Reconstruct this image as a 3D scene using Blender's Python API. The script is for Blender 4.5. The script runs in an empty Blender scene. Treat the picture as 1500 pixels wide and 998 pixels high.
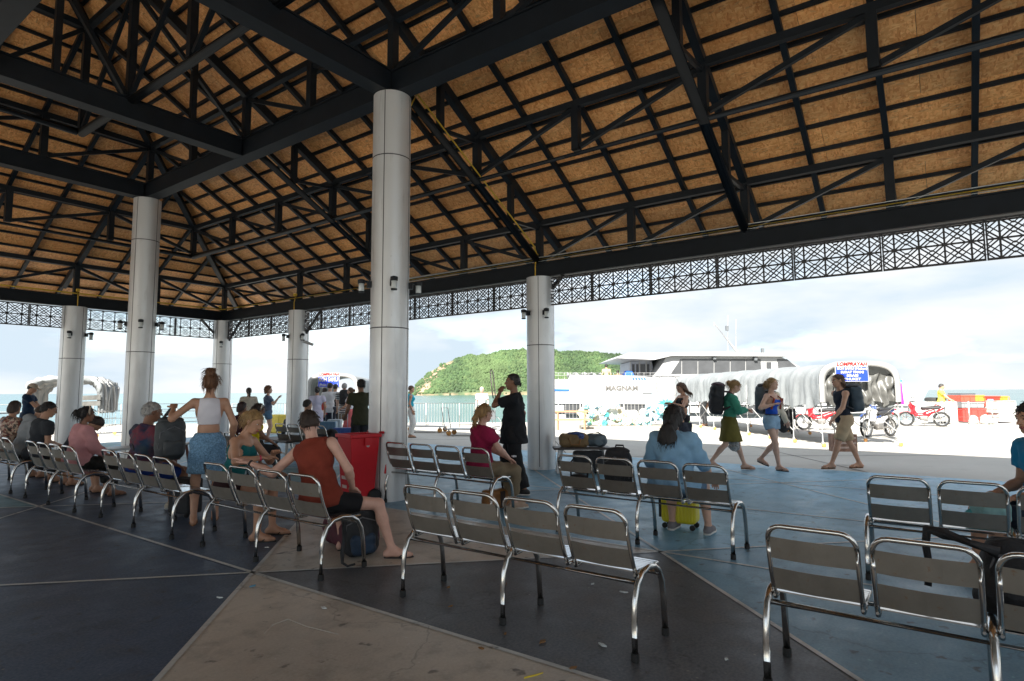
import bpy, math, random
import numpy as np
from mathutils import Vector, Matrix
random.seed(7); np.random.seed(7)
SC = bpy.context.scene
COL = SC.collection
R = math.radians
# ------------------------------------------------------------------ camera
FPX = 871.58; YAW, PIT, ROL, CAMH = R(35.624), R(4.914), R(-0.269), 1.5
Fw = Vector((math.cos(YAW)*math.cos(PIT), math.sin(YAW)*math.cos(PIT), math.sin(PIT)))
Rt = Vector((math.sin(YAW), -math.cos(YAW), 0)); Up = Rt.cross(Fw)
Rr = Rt*math.cos(ROL) + Up*math.sin(ROL); Ur = Up*math.cos(ROL) - Rt*math.sin(ROL)
cam = bpy.data.cameras.new('camera'); cam_o = bpy.data.objects.new('camera', cam); COL.objects.link(cam_o)
cam.sensor_width = 36; cam.lens = FPX*36/1500; cam.clip_start = .05; cam.clip_end = 60000
M = Matrix.Identity(4)
for i in range(3):
    M[i][0], M[i][1], M[i][2] = Rr[i], Ur[i], -Fw[i]
M[2][3] = CAMH
cam_o.matrix_world = M
SC.camera = cam_o
# ------------------------------------------------------------------ light
SUN_EL, SUN_AZ = R(37), R(190)      # the sun stands behind the camera's left, over -X; azimuth measured from +X
sd = Vector((math.cos(SUN_EL)*math.cos(SUN_AZ), math.cos(SUN_EL)*math.sin(SUN_AZ), math.sin(SUN_EL)))
sun = bpy.data.lights.new('sun', 'SUN'); sun.energy = 4.2; sun.angle = R(1.5); sun.color = (1, .95, .86)
sun_o = bpy.data.objects.new('sun', sun); COL.objects.link(sun_o)
sun_o.rotation_euler = (-sd).to_track_quat('-Z', 'Y').to_euler()
W = bpy.data.worlds.new('World'); SC.world = W; W.use_nodes = True
nt = W.node_tree; nt.nodes.clear()
def wn(t, **k):
    n = nt.nodes.new(t)
    for a, b in k.items(): setattr(n, a, b)
    return n
out = wn('ShaderNodeOutputWorld'); bg = wn('ShaderNodeBackground'); bg.inputs[1].default_value = .095
sky = wn('ShaderNodeTexSky', sky_type='NISHITA', sun_disc=False); sky.sun_elevation = SUN_EL; sky.sun_rotation = math.pi/2 - SUN_AZ
sky.air_density = 1.0; sky.dust_density = .5; sky.ozone_density = 1.2
tc = wn('ShaderNodeTexCoord'); mp = wn('ShaderNodeMapping'); mp.inputs['Scale'].default_value = (1, 1, 3.6); mp.inputs['Location'].default_value = (2.3, .7, .35)
nz = wn('ShaderNodeTexNoise'); nz.inputs['Scale'].default_value = 2.1; nz.inputs['Detail'].default_value = 7; nz.inputs['Roughness'].default_value = .52
cr = wn('ShaderNodeValToRGB'); cr.color_ramp.elements[0].position = .22; cr.color_ramp.elements[1].position = .50
nz2 = wn('ShaderNodeTexNoise'); nz2.inputs['Scale'].default_value = 3.4; nz2.inputs['Detail'].default_value = 5
cr2 = wn('ShaderNodeValToRGB'); cr2.color_ramp.elements[0].color = (1.75, 2.08, 2.36, 1); cr2.color_ramp.elements[1].color = (2.55, 2.6, 2.65, 1)
cr2.color_ramp.elements[0].position = .36; cr2.color_ramp.elements[1].position = .60
mx = wn('ShaderNodeMix', data_type='RGBA')
L = nt.links.new
L(tc.outputs['Generated'], mp.inputs[0]); L(mp.outputs[0], nz.inputs['Vector']); L(mp.outputs[0], nz2.inputs['Vector'])
L(nz.outputs['Fac'], cr.inputs[0]); L(nz2.outputs['Fac'], cr2.inputs[0])
L(cr.outputs[0], mx.inputs['Factor']); L(sky.outputs[0], mx.inputs['A']); L(cr2.outputs[0], mx.inputs['B'])
L(mx.outputs['Result'], bg.inputs[0]); L(bg.outputs[0], out.inputs[0])
SC.view_settings.view_transform = 'Standard'; SC.view_settings.look = 'None'; SC.view_settings.gamma = 1
SC.view_settings.exposure = 2.12
SC.render.engine = 'CYCLES'
SC.cycles.max_bounces = 8; SC.cycles.diffuse_bounces = 5
# ------------------------------------------------------------------ pixel helpers (1500 x 998 photograph -> place)
CAMP = Vector((0, 0, CAMH))
def ray(x, y): return Fw + Rr*((x-750)/FPX) - Ur*((y-499)/FPX)
def gp(x, y, z=0.):
    d = ray(x, y); return CAMP + d*((z-CAMH)/d.z)
def dp(x, y, D): return CAMP + ray(x, y)*D          # at camera depth D
# ------------------------------------------------------------------ mesh builder
def basis(d, up=(0, 0, 1)):
    d = Vector(d).normalized(); up = Vector(up)
    s = d.cross(up)
    if s.length < 1e-4: s = d.cross(Vector((1, 0, 0)))
    s.normalize(); return d, s, s.cross(d)
class MB:
    def __init__(s): s.v = []; s.f = []; s.m = []; s.cur = 0
    def add(s, vs, fs):
        o = len(s.v); s.v += [tuple(v) for v in vs]
        for f in fs: s.f.append(tuple(i+o for i in f)); s.m.append(s.cur)
        return s
    def box(s, c, size, rz=0., rot=None):
        c = Vector(c); h = [q/2 for q in size]
        Rm = rot if rot is not None else Matrix.Rotation(rz, 3, 'Z')
        vs = [c + Rm @ Vector((x*h[0], y*h[1], z*h[2])) for x in (-1, 1) for y in (-1, 1) for z in (-1, 1)]
        return s.add(vs, [(0, 1, 3, 2), (4, 6, 7, 5), (0, 4, 5, 1), (2, 3, 7, 6), (0, 2, 6, 4), (1, 5, 7, 3)])
    def bar(s, a, b, w, h=None, up=(0, 0, 1)):
        h = w if h is None else h
        a = Vector(a); b = Vector(b); d, x, y = basis(b-a, up)
        vs = [p + x*(w/2*i) + y*(h/2*j) for p in (a, b) for i, j in ((-1, -1), (1, -1), (1, 1), (-1, 1))]
        return s.add(vs, [(3, 2, 1, 0), (4, 5, 6, 7)] + [(i, (i+1) % 4, 4+(i+1) % 4, 4+i) for i in range(4)])
    def tube(s, pts, r, n=8, closed=False, caps=True):
        pts = [Vector(p) for p in pts]; N = len(pts); rs = r if isinstance(r, (list, tuple)) else [r]*N
        vs = []; px = None
        for i, p in enumerate(pts):
            if closed: t = pts[(i+1) % N]-pts[i-1]
            else: t = pts[min(i+1, N-1)]-pts[max(i-1, 0)]
            t.normalize()
            if px is None: _, x, y = basis(t)
            else:
                x = px - t*px.dot(t)
                if x.length < 1e-5: _, x, y = basis(t)
                x.normalize(); y = t.cross(x)
            px = x
            vs += [p + (x*math.cos(2*math.pi*k/n) + y*math.sin(2*math.pi*k/n))*rs[i] for k in range(n)]
        fs = []
        for i in range(N if closed else N-1):
            j = (i+1) % N
            fs += [(i*n+k, i*n+(k+1) % n, j*n+(k+1) % n, j*n+k) for k in range(n)]
        if caps and not closed: fs += [tuple(range(n-1, -1, -1)), tuple(range((N-1)*n, N*n))]
        return s.add(vs, fs)
    def lathe(s, prof, c=(0, 0, 0), n=24, axis=None, cap=True):
        c = Vector(c)
        if axis is None: X, Y, Z = Vector((1, 0, 0)), Vector((0, 1, 0)), Vector((0, 0, 1))
        else: Z, X, Y = basis(axis)
        vs = [c + (X*math.cos(2*math.pi*k/n) + Y*math.sin(2*math.pi*k/n))*r + Z*z for r, z in prof for k in range(n)]
        fs = []
        for i in range(len(prof)-1): fs += [(i*n+k, i*n+(k+1) % n, (i+1)*n+(k+1) % n, (i+1)*n+k) for k in range(n)]
        if cap: fs += [tuple(range(n-1, -1, -1)), tuple(range((len(prof)-1)*n, len(prof)*n))]
        return s.add(vs, fs)
    def prism(s, poly, o, X, Y, th):
        """flat outline poly (2-D) in the frame o, X, Y, extruded th along X x Y"""
        o = Vector(o); X = Vector(X); Y = Vector(Y); Z = X.cross(Y).normalized()
        n = len(poly); vs = [o + X*a + Y*b + Z*t for t in (0, th) for a, b in poly]
        return s.add(vs, [tuple(range(n-1, -1, -1)), tuple(range(n, 2*n))] + [(i, (i+1) % n, n+(i+1) % n, n+i) for i in range(n)])
    def ell(s, c, r, nu=12, nv=8, rot=None):
        c = Vector(c); r = (r, r, r) if not hasattr(r, '__len__') else r
        vs = []
        for i in range(nv+1):
            a = math.pi*i/nv
            for k in range(nu):
                b = 2*math.pi*k/nu; p = Vector((r[0]*math.sin(a)*math.cos(b), r[1]*math.sin(a)*math.sin(b), r[2]*math.cos(a)))
                vs.append(c + (rot @ p if rot is not None else p))
        return s.add(vs, [(i*nu+k, (i+1)*nu+k, (i+1)*nu+(k+1) % nu, i*nu+(k+1) % nu) for i in range(nv) for k in range(nu)])
    def mesh(s, name, mats, smooth=False):
        me = bpy.data.meshes.new(name); me.from_pydata(s.v, [], s.f)
        for m in (mats if isinstance(mats, (list, tuple)) else [mats]): me.materials.append(m)
        if isinstance(mats, (list, tuple)) and len(mats) > 1: me.polygons.foreach_set('material_index', s.m)
        if smooth: me.polygons.foreach_set('use_smooth', [True]*len(me.polygons))
        me.validate(); me.update(); return me
    def build(s, name, mats, parent=None, smooth=False):
        return link(name, s.mesh(name, mats, smooth), parent)
def link(name, me, parent=None, loc=None, rz=0):
    o = bpy.data.objects.new(name, me); COL.objects.link(o); o.parent = parent
    if loc is not None: o.location = loc
    if rz: o.rotation_euler = (0, 0, rz)
    return o
def tag(o, label=None, cat=None, group=None, kind=None):
    if label: o['label'] = label
    if cat: o['category'] = cat
    if group: o['group'] = group
    if kind: o['kind'] = kind
    return o
def thing(name, label, cat, loc=(0, 0, 0), rz=0, group=None):
    return tag(link(name, None, None, loc, rz), label, cat, group)
def copy_tree(o, parent=None):
    c = o.copy(); COL.objects.link(c); c.parent = parent
    for ch in list(o.children): copy_tree(ch, c)
    return c
def bevel(o, w=.01, seg=2):
    m = o.modifiers.new('bevel', 'BEVEL'); m.width = w; m.segments = seg; m.limit_method = 'ANGLE'; m.angle_limit = R(40); return o
# ------------------------------------------------------------------ materials
MATS = {}
def mat(name, col, rough=.55, metal=0., var=.12, scale=6., bump=0., bscale=60., spec=.5, stretch=None, trans=0., emit=None, alpha=1.):
    if name in MATS: return MATS[name]
    m = bpy.data.materials.new(name); m.use_nodes = True; t = m.node_tree; N = t.nodes; b = N['Principled BSDF']
    b.inputs['Roughness'].default_value = rough; b.inputs['Metallic'].default_value = metal; b.inputs['Specular IOR Level'].default_value = spec
    if trans: b.inputs['Transmission Weight'].default_value = trans
    if alpha < 1: b.inputs['Alpha'].default_value = alpha
    c = N.new('ShaderNodeTexCoord'); mpn = N.new('ShaderNodeMapping'); t.links.new(c.outputs['Object'], mpn.inputs[0])
    if stretch: mpn.inputs['Scale'].default_value = stretch
    n = N.new('ShaderNodeTexNoise'); n.inputs['Scale'].default_value = scale; n.inputs['Detail'].default_value = 6; n.inputs['Roughness'].default_value = .6
    t.links.new(mpn.outputs[0], n.inputs['Vector'])
    r = N.new('ShaderNodeValToRGB'); r.color_ramp.elements[0].position = .3; r.color_ramp.elements[1].position = .7
    lo = [max(0, q*(1-var)) for q in col]; hi = [min(1, q*(1+var)) for q in col]
    r.color_ramp.elements[0].color = (*lo, 1); r.color_ramp.elements[1].color = (*hi, 1)
    t.links.new(n.outputs['Fac'], r.inputs[0]); t.links.new(r.outputs[0], b.inputs['Base Color'])
    if bump:
        n2 = N.new('ShaderNodeTexNoise'); n2.inputs['Scale'].default_value = bscale; n2.inputs['Detail'].default_value = 4
        t.links.new(mpn.outputs[0], n2.inputs['Vector'])
        bp = N.new('ShaderNodeBump'); bp.inputs['Strength'].default_value = bump; bp.inputs['Distance'].default_value = .02
        t.links.new(n2.outputs['Fac'], bp.inputs['Height']); t.links.new(bp.outputs[0], b.inputs['Normal'])
    MATS[name] = m; return m
def ramp2(t, src, p0, p1, c0=(0, 0, 0, 1), c1=(1, 1, 1, 1)):
    r = t.nodes.new('ShaderNodeValToRGB'); e = r.color_ramp.elements
    e[0].position = p0; e[1].position = p1; e[0].color = c0; e[1].color = c1
    t.links.new(src, r.inputs[0]); return r.outputs[0]
def mixc(t, fac, a, b, mode='MIX'):
    m = t.nodes.new('ShaderNodeMix'); m.data_type = 'RGBA'; m.blend_type = mode
    for inp, v in (('Factor', fac), ('A', a), ('B', b)):
        if isinstance(v, (float, int)): m.inputs[inp].default_value = v
        elif isinstance(v, tuple): m.inputs[inp].default_value = (*v, 1) if len(v) == 3 else v
        else: t.links.new(v, m.inputs[inp])
    return m.outputs['Result']
def noise(t, vec, scale, detail=5, rough=.6):
    n = t.nodes.new('ShaderNodeTexNoise'); n.inputs['Scale'].default_value = scale; n.inputs['Detail'].default_value = detail; n.inputs['Roughness'].default_value = rough
    t.links.new(vec, n.inputs['Vector']); return n.outputs['Fac']
def bumpn(t, h, strength=.2, dist=.01):
    b = t.nodes.new('ShaderNodeBump'); b.inputs['Strength'].default_value = strength; b.inputs['Distance'].default_value = dist
    t.links.new(h, b.inputs['Height']); return b.outputs[0]
def newmat(name):
    m = bpy.data.materials.new(name); m.use_nodes = True; MATS[name] = m
    t = m.node_tree; return m, t, t.nodes['Principled BSDF']
def coords(t, kind='Object', sc=(1, 1, 1), rot=(0, 0, 0)):
    c = t.nodes.new('ShaderNodeTexCoord'); mpn = t.nodes.new('ShaderNodeMapping'); mpn.inputs['Scale'].default_value = sc; mpn.inputs['Rotation'].default_value = rot
    t.links.new(c.outputs[kind], mpn.inputs[0]); return mpn.outputs[0]
def floor_mat(name, col, wear):
    m, t, b = newmat(name); v = coords(t)
    big = noise(t, v, .55, 6, .62); mid = noise(t, v, 3.5, 6, .65); fine = noise(t, v, 55, 3, .6); spots = noise(t, v, 7.5, 3, .5); streak = noise(t, coords(t, sc=(.9, 6, 1)), 1.3, 5, .6)
    c = mixc(t, ramp2(t, big, .38, .66), tuple(q*.78 for q in col), tuple(q*1.16 for q in col))
    c = mixc(t, ramp2(t, mid, .52, .72, (0, 0, 0, 1), (wear, wear, wear, 1)), c, (.20, .185, .165))
    c = mixc(t, ramp2(t, streak, .56, .74, (0, 0, 0, 1), (.35, .35, .35, 1)), c, tuple(q*.55 for q in col))
    ce = t.nodes.new('ShaderNodeTexVoronoi'); ce.feature = 'DISTANCE_TO_EDGE'; ce.inputs['Scale'].default_value = .55
    wv = t.nodes.new('ShaderNodeTexNoise'); wv.inputs['Scale'].default_value = 1.7; wv.inputs['Detail'].default_value = 6; t.links.new(v, wv.inputs['Vector'])
    ad = t.nodes.new('ShaderNodeVectorMath'); ad.operation = 'ADD'; t.links.new(v, ad.inputs[0]); t.links.new(wv.outputs['Color'], ad.inputs[1]); t.links.new(ad.outputs[0], ce.inputs['Vector'])
    c = mixc(t, ramp2(t, ce.outputs['Distance'], .002, .007, (.55, .55, .55, 1), (0, 0, 0, 1)), c, tuple(q*.35 for q in col))
    c = mixc(t, ramp2(t, noise(t, v, 1.6, 7, .7), .55, .68, (0, 0, 0, 1), (.5, .5, .5, 1)), c, tuple(q*.5 for q in col))
    c = mixc(t, ramp2(t, spots, .66, .71, (0, 0, 0, 1), (.65, .65, .65, 1)), c, (.035, .03, .027))
    v2 = t.nodes.new('ShaderNodeTexVoronoi'); v2.inputs['Scale'].default_value = 6.5; t.links.new(v, v2.inputs['Vector'])
    c = mixc(t, ramp2(t, v2.outputs['Distance'], .035, .06, (.55, .55, .55, 1), (0, 0, 0, 1)), c, (.34, .31, .26))
    c = mixc(t, ramp2(t, noise(t, v, 19, 4, .7), .64, .70, (0, 0, 0, 1), (.45, .45, .45, 1)), c, tuple(min(.7, q*2.1+.02) for q in col))
    vor = t.nodes.new('ShaderNodeTexVoronoi'); vor.inputs['Scale'].default_value = 2.3; vor.inputs['Randomness'].default_value = 1; t.links.new(v, vor.inputs['Vector'])
    c = mixc(t, ramp2(t, vor.outputs['Distance'], .03, .055, (.75, .75, .75, 1), (0, 0, 0, 1)), c, (.16, .11, .07))
    c = mixc(t, ramp2(t, fine, .3, .7, (.82, .82, .82, 1), (1.18, 1.18, 1.18, 1)), (0, 0, 0), c) if False else mixc(t, .18, c, ramp2(t, fine, .35, .65, (.02, .02, .02, 1), (.3, .3, .3, 1)))
    t.links.new(c, b.inputs['Base Color'])
    t.links.new(ramp2(t, mid, .3, .7, (.36, .36, .36, 1), (.58, .58, .58, 1)), b.inputs['Roughness'])
    b.inputs['Specular IOR Level'].default_value = .32; t.links.new(bumpn(t, fine, .25, .004), b.inputs['Normal']); return m
def osb_mat():
    m, t, b = newmat('osb_board'); v = coords(t)
    info = t.nodes.new('ShaderNodeObjectInfo')
    cols = []
    for k, (sc, rz) in enumerate((((13, 46, 20), .5), ((46, 14, 20), .9), ((26, 30, 24), 2.2))):
        vv = coords(t, sc=sc, rot=(0, 0, rz))
        wv = t.nodes.new('ShaderNodeTexNoise'); wv.inputs['Scale'].default_value = .35; t.links.new(vv, wv.inputs['Vector'])
        ad = t.nodes.new('ShaderNodeVectorMath'); ad.operation = 'ADD'; t.links.new(vv, ad.inputs[0]); t.links.new(wv.outputs['Color'], ad.inputs[1])
        vo = t.nodes.new('ShaderNodeTexVoronoi'); vo.inputs['Scale'].default_value = 1.0; t.links.new(ad.outputs[0], vo.inputs['Vector'])
        cols.append((vo.outputs['Color'], vo.outputs['Distance']))
    def val(c):
        s = t.nodes.new('ShaderNodeSeparateColor'); t.links.new(c, s.inputs[0]); return s.outputs[0]
    a = ramp2(t, val(cols[0][0]), 0, 1, (.58, .22, .06, 1), (.95, .48, .18, 1))
    c = ramp2(t, val(cols[1][0]), 0, 1, (.66, .28, .08, 1), (.97, .55, .23, 1))
    sel = ramp2(t, val(cols[2][0]), .45, .55)
    col = mixc(t, sel, a, c)
    col = mixc(t, ramp2(t, val(cols[1][0]), .93, .97, (0, 0, 0, 1), (.5, .5, .5, 1)), col, (.26, .11, .04))
    col = mixc(t, ramp2(t, noise(t, v, 1.1, 3), .35, .7, (0, 0, 0, 1), (.30, .30, .30, 1)), col, (.62, .25, .075))
    hs = t.nodes.new('ShaderNodeHueSaturation'); rr = t.nodes.new('ShaderNodeMapRange'); rr.inputs[3].default_value = .76; rr.inputs[4].default_value = 1.14
    t.links.new(info.outputs['Random'], rr.inputs[0]); t.links.new(rr.outputs[0], hs.inputs['Value']); t.links.new(col, hs.inputs['Color'])
    t.links.new(hs.outputs[0], b.inputs['Base Color']); b.inputs['Roughness'].default_value = .6
    t.links.new(bumpn(t, val(cols[0][0]), .15, .004), b.inputs['Normal']); return m
STEEL = mat('polished_steel', (.62, .61, .59), .20, 1., .10, 9)
def slat_mat():
    m, t, b = newmat('worn_steel_slat'); v = coords(t); oi = t.nodes.new('ShaderNodeObjectInfo')
    ad = t.nodes.new('ShaderNodeVectorMath'); ad.operation = 'ADD'; t.links.new(v, ad.inputs[0]); t.links.new(oi.outputs['Location'], ad.inputs[1]); v = ad.outputs[0]
    c = mixc(t, noise(t, v, 9, 6), (.19, .172, .148), (.28, .26, .23))
    rust = ramp2(t, noise(t, v, 26, 6, .7), .60, .70, (0, 0, 0, 1), (.8, .8, .8, 1))
    c = mixc(t, rust, c, (.20, .11, .05)); t.links.new(c, b.inputs['Base Color'])
    t.links.new(ramp2(t, rust, 0, 1, (.55, .55, .55, 1), (.1, .1, .1, 1)), b.inputs['Metallic'])
    t.links.new(ramp2(t, noise(t, v, 14, 4), .3, .7, (.42, .42, .42, 1), (.6, .6, .6, 1)), b.inputs['Roughness']); return m
SLAT = slat_mat()
RUBBER = mat('black_rubber', (.015, .015, .015), .7)
BLACKM = mat('black_steel_paint', (.008, .011, .015), .5, 0, .25, 5, .1, 40, spec=.3)
BEAMM = mat('dark_blue_grey_beam', (.006, .009, .013), .55, 0, .25, 4, spec=.25)
def column_mat():
    m, t, b = newmat('aluminium_cladding'); v = coords(t)
    c = mixc(t, noise(t, coords(t, sc=(1, 1, .25)), 3, 5), (.60, .605, .61), (.70, .705, .71))
    c = mixc(t, ramp2(t, noise(t, v, 13, 5, .7), .66, .72, (0, 0, 0, 1), (.7, .7, .7, 1)), c, (.22, .20, .17)); c = mixc(t, ramp2(t, noise(t, coords(t, sc=(5, 5, .5)), 2.2, 5, .65), .56, .72, (0, 0, 0, 1), (.45, .45, .45, 1)), c, (.36, .345, .32)); t.links.new(c, b.inputs['Base Color'])
    b.inputs['Metallic'].default_value = .5; t.links.new(ramp2(t, noise(t, v, 5, 5), .3, .7, (.34, .34, .34, 1), (.48, .48, .48, 1)), b.inputs['Roughness']); return m
COLM = column_mat(); SEAM = mat('dark_seam', (.06, .06, .065), .6)
WHITEP = mat('white_paint', (.74, .74, .72), .45, 0, .06, 3); YELLOWP = mat('yellow_conduit', (.62, .38, .03), .5)
GALV = mat('galvanised_tube', (.5, .51, .52), .38, .8, .12, 12)
OSB = osb_mat()
# ================================================================== the pavilion
XI, XO, XC = 5.93, 9.95, 1.94
YA, YB, YC, YD, YE = -1.58, 6.43, 14.44, 18.42, 10.43     # column lines; YE is where the ridge ends
SL = .553                                                  # roof slope
YBACK = -7.1                                               # the roof goes on behind the camera, its unseen end left open for more light
EAVE = 1.55
def zu(off): return 4.90 + SL*off                          # centre of the upper chords; off = metres in from the outer columns
pav = thing('pavilion', 'open timber-lined pier pavilion with black steel trusses, grey round columns and pierced frieze', 'pavilion')
def P3(m): return m.build
# --- columns
def column(x, y, top, lamps):
    n = 40; m = MB(); r = .275
    seams = [0] + ([2.41] if top < 5 else [2.41, 4.92]) + [top]
    for za, zb in zip(seams, seams[1:]): m.lathe([(r, za+(.005 if za else 0)), (r, zb-.005)], (0, 0, 0), n, None, False)
    m.lathe([(r-.008, 0), (r-.008, top)], (0, 0, 0), n, None, False)
    c = m.build('column', COLM, pav, True); c.location = (x, y, 0)
    for s_ in seams[1:-1]:
        jm = MB(); jm.lathe([(r+.0015, s_-.008), (r+.0015, s_+.008)], (0, 0, 0), n, None, False); jm.build('cladding_joint', SEAM, c, True)
    for a in (205, 25, 115, 295):
        sm = MB(); sm.bar((math.cos(R(a))*(r-.004), math.sin(R(a))*(r-.004), .06), (math.cos(R(a))*(r-.004), math.sin(R(a))*(r-.004), top-.01), .012, .012, (math.cos(R(a)), math.sin(R(a)), 0))
        sm.build('cladding_joint', SEAM, c)
    for a in lamps:
        d = Vector((math.cos(R(a)), math.sin(R(a)), 0)); q = MB(); p = d*(r-.005)
        q.box(p + d*.03 + Vector((0, 0, 3.04)), (.06, .08, .09), R(a)); q.bar(p + d*.05 + Vector((0, 0, 3.08)), p + d*.14 + Vector((0, 0, 3.08)), .04, .03)
        q.lathe([(.048, 0), (.053, .025), (.053, .055), (.025, .068)], p + d*.14 + Vector((0, 0, 3.045)), 14)
        w = q.build('wall_lamp', BLACKM, c)
        q = MB(); q.lathe([(.030, 0), (.040, .015), (.040, .12)], p + d*.14 + Vector((0, 0, 2.93)), 14); q.build('lamp_glass', mat('frosted_glass', (.62, .66, .66), .25, 0, .05), c, True)
        q = MB(); q.lathe([(.044, 0), (.044, .019)], p + d*.14 + Vector((0, 0, 2.917)), 14); q.build('lamp_rim', BLACKM, c)
    return c
for x, y, t_, l_ in ((XI, YB, 5.885, (150, 235, 310)), (XI, YC, 5.885, (150, 245, 320)), (XO, YB, 3.775, (160, 230)), (XO, YC, 3.775, (165, 250)),
                     (XO, YD, 3.775, (235,)), (XI, YD, 3.775, (240, 320)), (XI, YA, 5.885, ()), (XO, YA, 3.775, ()), (XC-4, YB, 5.885, ()), (XC-8, YB, 3.775, ()), (XC-4, YC, 5.885, ()), (XC-8, YC, 3.775, ()), (XC-4, YD, 3.775, ()), (XC-8, YD, 3.775, ())):
    column(x, y, t_, l_)
def part(name, a, b, w, h=None, m=BLACKM, up=(0, 0, 1), rnd=False):
    q = MB()
    if rnd: q.tube([a, b], w/2, 12)
    else: q.bar(a, b, w, h, up)
    return q.build(name, m, pav, rnd)
XW, XWo = XC-4, XC-8.01
# --- ring beams
def ibeam(name, a, b, z0, z1, w):
    """two flanges and a web"""
    a = Vector(a); b = Vector(b); q = MB(); e = Vector((0, 0, 1))
    q.bar(a + e*(z0+.012), b + e*(z0+.012), w, .024); q.bar(a + e*(z1-.012), b + e*(z1-.012), w, .024)
    q.bar(a + e*((z0+z1)/2), b + e*((z0+z1)/2), w*.80, z1-z0-.05)
    return q.build(name, BEAMM, pav)
for nm, a, b in (('inner_beam', (XI, YBACK, 0), (XI, YC+.14, 0)), ('inner_beam', (XW, YBACK, 0), (XW, YC+.14, 0)), ('inner_beam', (XC, YBACK, 0), (XC, YC-.13, 0))): ibeam(nm, a, b, 5.885, 6.24, .26)
for y in (YC, YE, YB, YA): ibeam('cross_beam', (XW+.13, y, 0), (XC-.13, y, 0), 5.889, 6.236, .26); ibeam('cross_beam', (XC+.13, y, 0), (XI-.13, y, 0), 5.889, 6.236, .26)
ibeam('eave_beam', (XO, YBACK, 0), (XO, YD+.12, 0), 3.775, 4.07, .22); ibeam('eave_beam', (XWo, YBACK, 0), (XWo, YD+.12, 0), 3.775, 4.07, .22)
ibeam('eave_beam', (XWo+.11, YD, 0), (XO-.11, YD, 0), 3.777, 4.068, .22)
# --- ring trusses parallel to the eaves.  off = metres in from the outer columns
rings = [(0, None), (2.01, 'low'), (4.02, None), (6.01, 'tube')]
for off, kind in rings:
    x, y = XO-off, YD-off; zt = zu(off)
    zl = {0: 4.07, 2.01: 5.21, 4.02: 6.24, 6.01: 6.21}[off]
    part('upper_chord', (x, YBACK, zt), (x, y+.05, zt), .10, .11); part('upper_chord', (2*XC-x+.05, y, zt), (x-.052, y, zt), .10, .108)
    if off == 2.01:
        part('lower_chord', (x, YBACK, zl), (x, y, zl), .135, rnd=True); part('lower_chord', (2*XC-x, y, zl), (x-.06, y, zl), .12, rnd=True)
    if off == 6.01:
        part('lower_chord', (x, YBACK, zl), (x, y, zl), .15, rnd=True, m=BEAMM); part('lower_chord', (2*XC-x, y, zl), (x-.07, y, zl), .13, rnd=True)
    zb = zl + (.05 if kind else 0)
    ys = [y] + [q for q in (YC, 12.43, YE, 8.43, YB, 4.43, 2.43, .43, YA, -3.57) if q < y-.5]
    for i, q in enumerate(ys):
        part('truss_post', (x, q, zb), (x, q, zt-.05), .12 if off < 6 else .11)
        if i and off < 6:
            a, b = ys[i-1], q
            if a > YB: part('truss_diagonal', (x, a-.06, zt-.08), (x, b+.07, zb+.05), .062, .07)
            else: part('truss_diagonal', (x, a-.07, zb+.05), (x, b+.06, zt-.08), .062, .07)
        elif i: part('truss_diagonal', (x, a-.07 if False else ys[i-1]-.07, zb+.05), (x, q+.07, zt-.1), .062, .07)
    xs = [x] + [q for q in (7.94, XI, 3.94, XC, -.06, XW) if q < x-.5]
    for i, q in enumerate(xs):
        if i: part('truss_post', (q, y, zb), (q, y, zt-.05), .12)
        if i:
            a, b = xs[i-1], q
            if a > XI: part('truss_diagonal', (b+.07, y, zt-.08), (a-.07, y, zb+.05), .062, .07)
            else: part('truss_diagonal', (a-.07, y, zt-.08), (b+.07, y, zb+.05), .062, .07)
# --- slanting trusses between inner and outer columns (lower tube, posts, upper chord under the boards)
zt_ = lambda X: zu(XO-X)
for y in (YE, YB, 2.43, YA):
    if True:
        part('slanting_tube', (6.0, y, 6.20), (9.92, y, 4.09), .15, rnd=True, m=BEAMM)
        for X in (6.98, 8.95):
            zl = 6.20-(X-6.0)*.538
            part('truss_post', (X, y, zl+.06), (X, y, zt_(X)-.05), .10)
    part('truss_rafter', (XO+.9, y, zt_(XO+.9)+.005), (XC+.1, y, zt_(XC+.1)+.005), .11, .10)
    if y > 2 and y < 10: pass
    for (xa, xb) in ((7.94, 6.98), (9.95, 8.95)):
        part('truss_diagonal', (xa-.06, y, zt_(xa)-.12), (xb+.05, y, 6.20-(xb-6.0)*.538+.12), .055, .06)
for X in (XI, XC):
    part('slanting_tube', (X, YC+.08, 6.20), (X, YD-.03, 4.09), .14, rnd=True, m=BEAMM) if X < 3 else None
    part('truss_rafter', (X, YD+.9, zu(-.9)+.005), (X, YE+.1+abs(X-XC), zu(YD-(YE+.1+abs(X-XC)))+.005), .11, .10)
part('hip_rafter', (XO+EAVE, YD+EAVE, zu(-EAVE)+.03), (XC, YE, zu(8.01)+.03), .13, .12)
part('hip_rafter', (2*XC-XO-EAVE, YD+EAVE, zu(-EAVE)+.03), (XC, YE, zu(8.01)+.03), .13, .12)
part('ridge_beam', (XC, YBACK, zu(8.01)+.02), (XC, YE-.05, zu(8.01)+.02), .13, .12)
part('king_post', (XC, YE, 6.24), (XC, YE, zu(8.01)), .14)
for y in (YB, 2.43): part('king_post', (XC, y, 6.24), (XC, y, zu(8.01)-.04), .12)
for y in (YE,):
    for X in (4.94, 2.94): part('truss_post', (X, y, 6.24), (X, y, zt_(X)-.05), .09)
    part('truss_diagonal', (5.85, y, 6.30), (4.0, y, zt_(3.94)-.15), .07, .07); part('truss_diagonal', (3.88, y, 6.30), (2.0, y, zt_(1.94)-.2), .07, .07)
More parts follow.
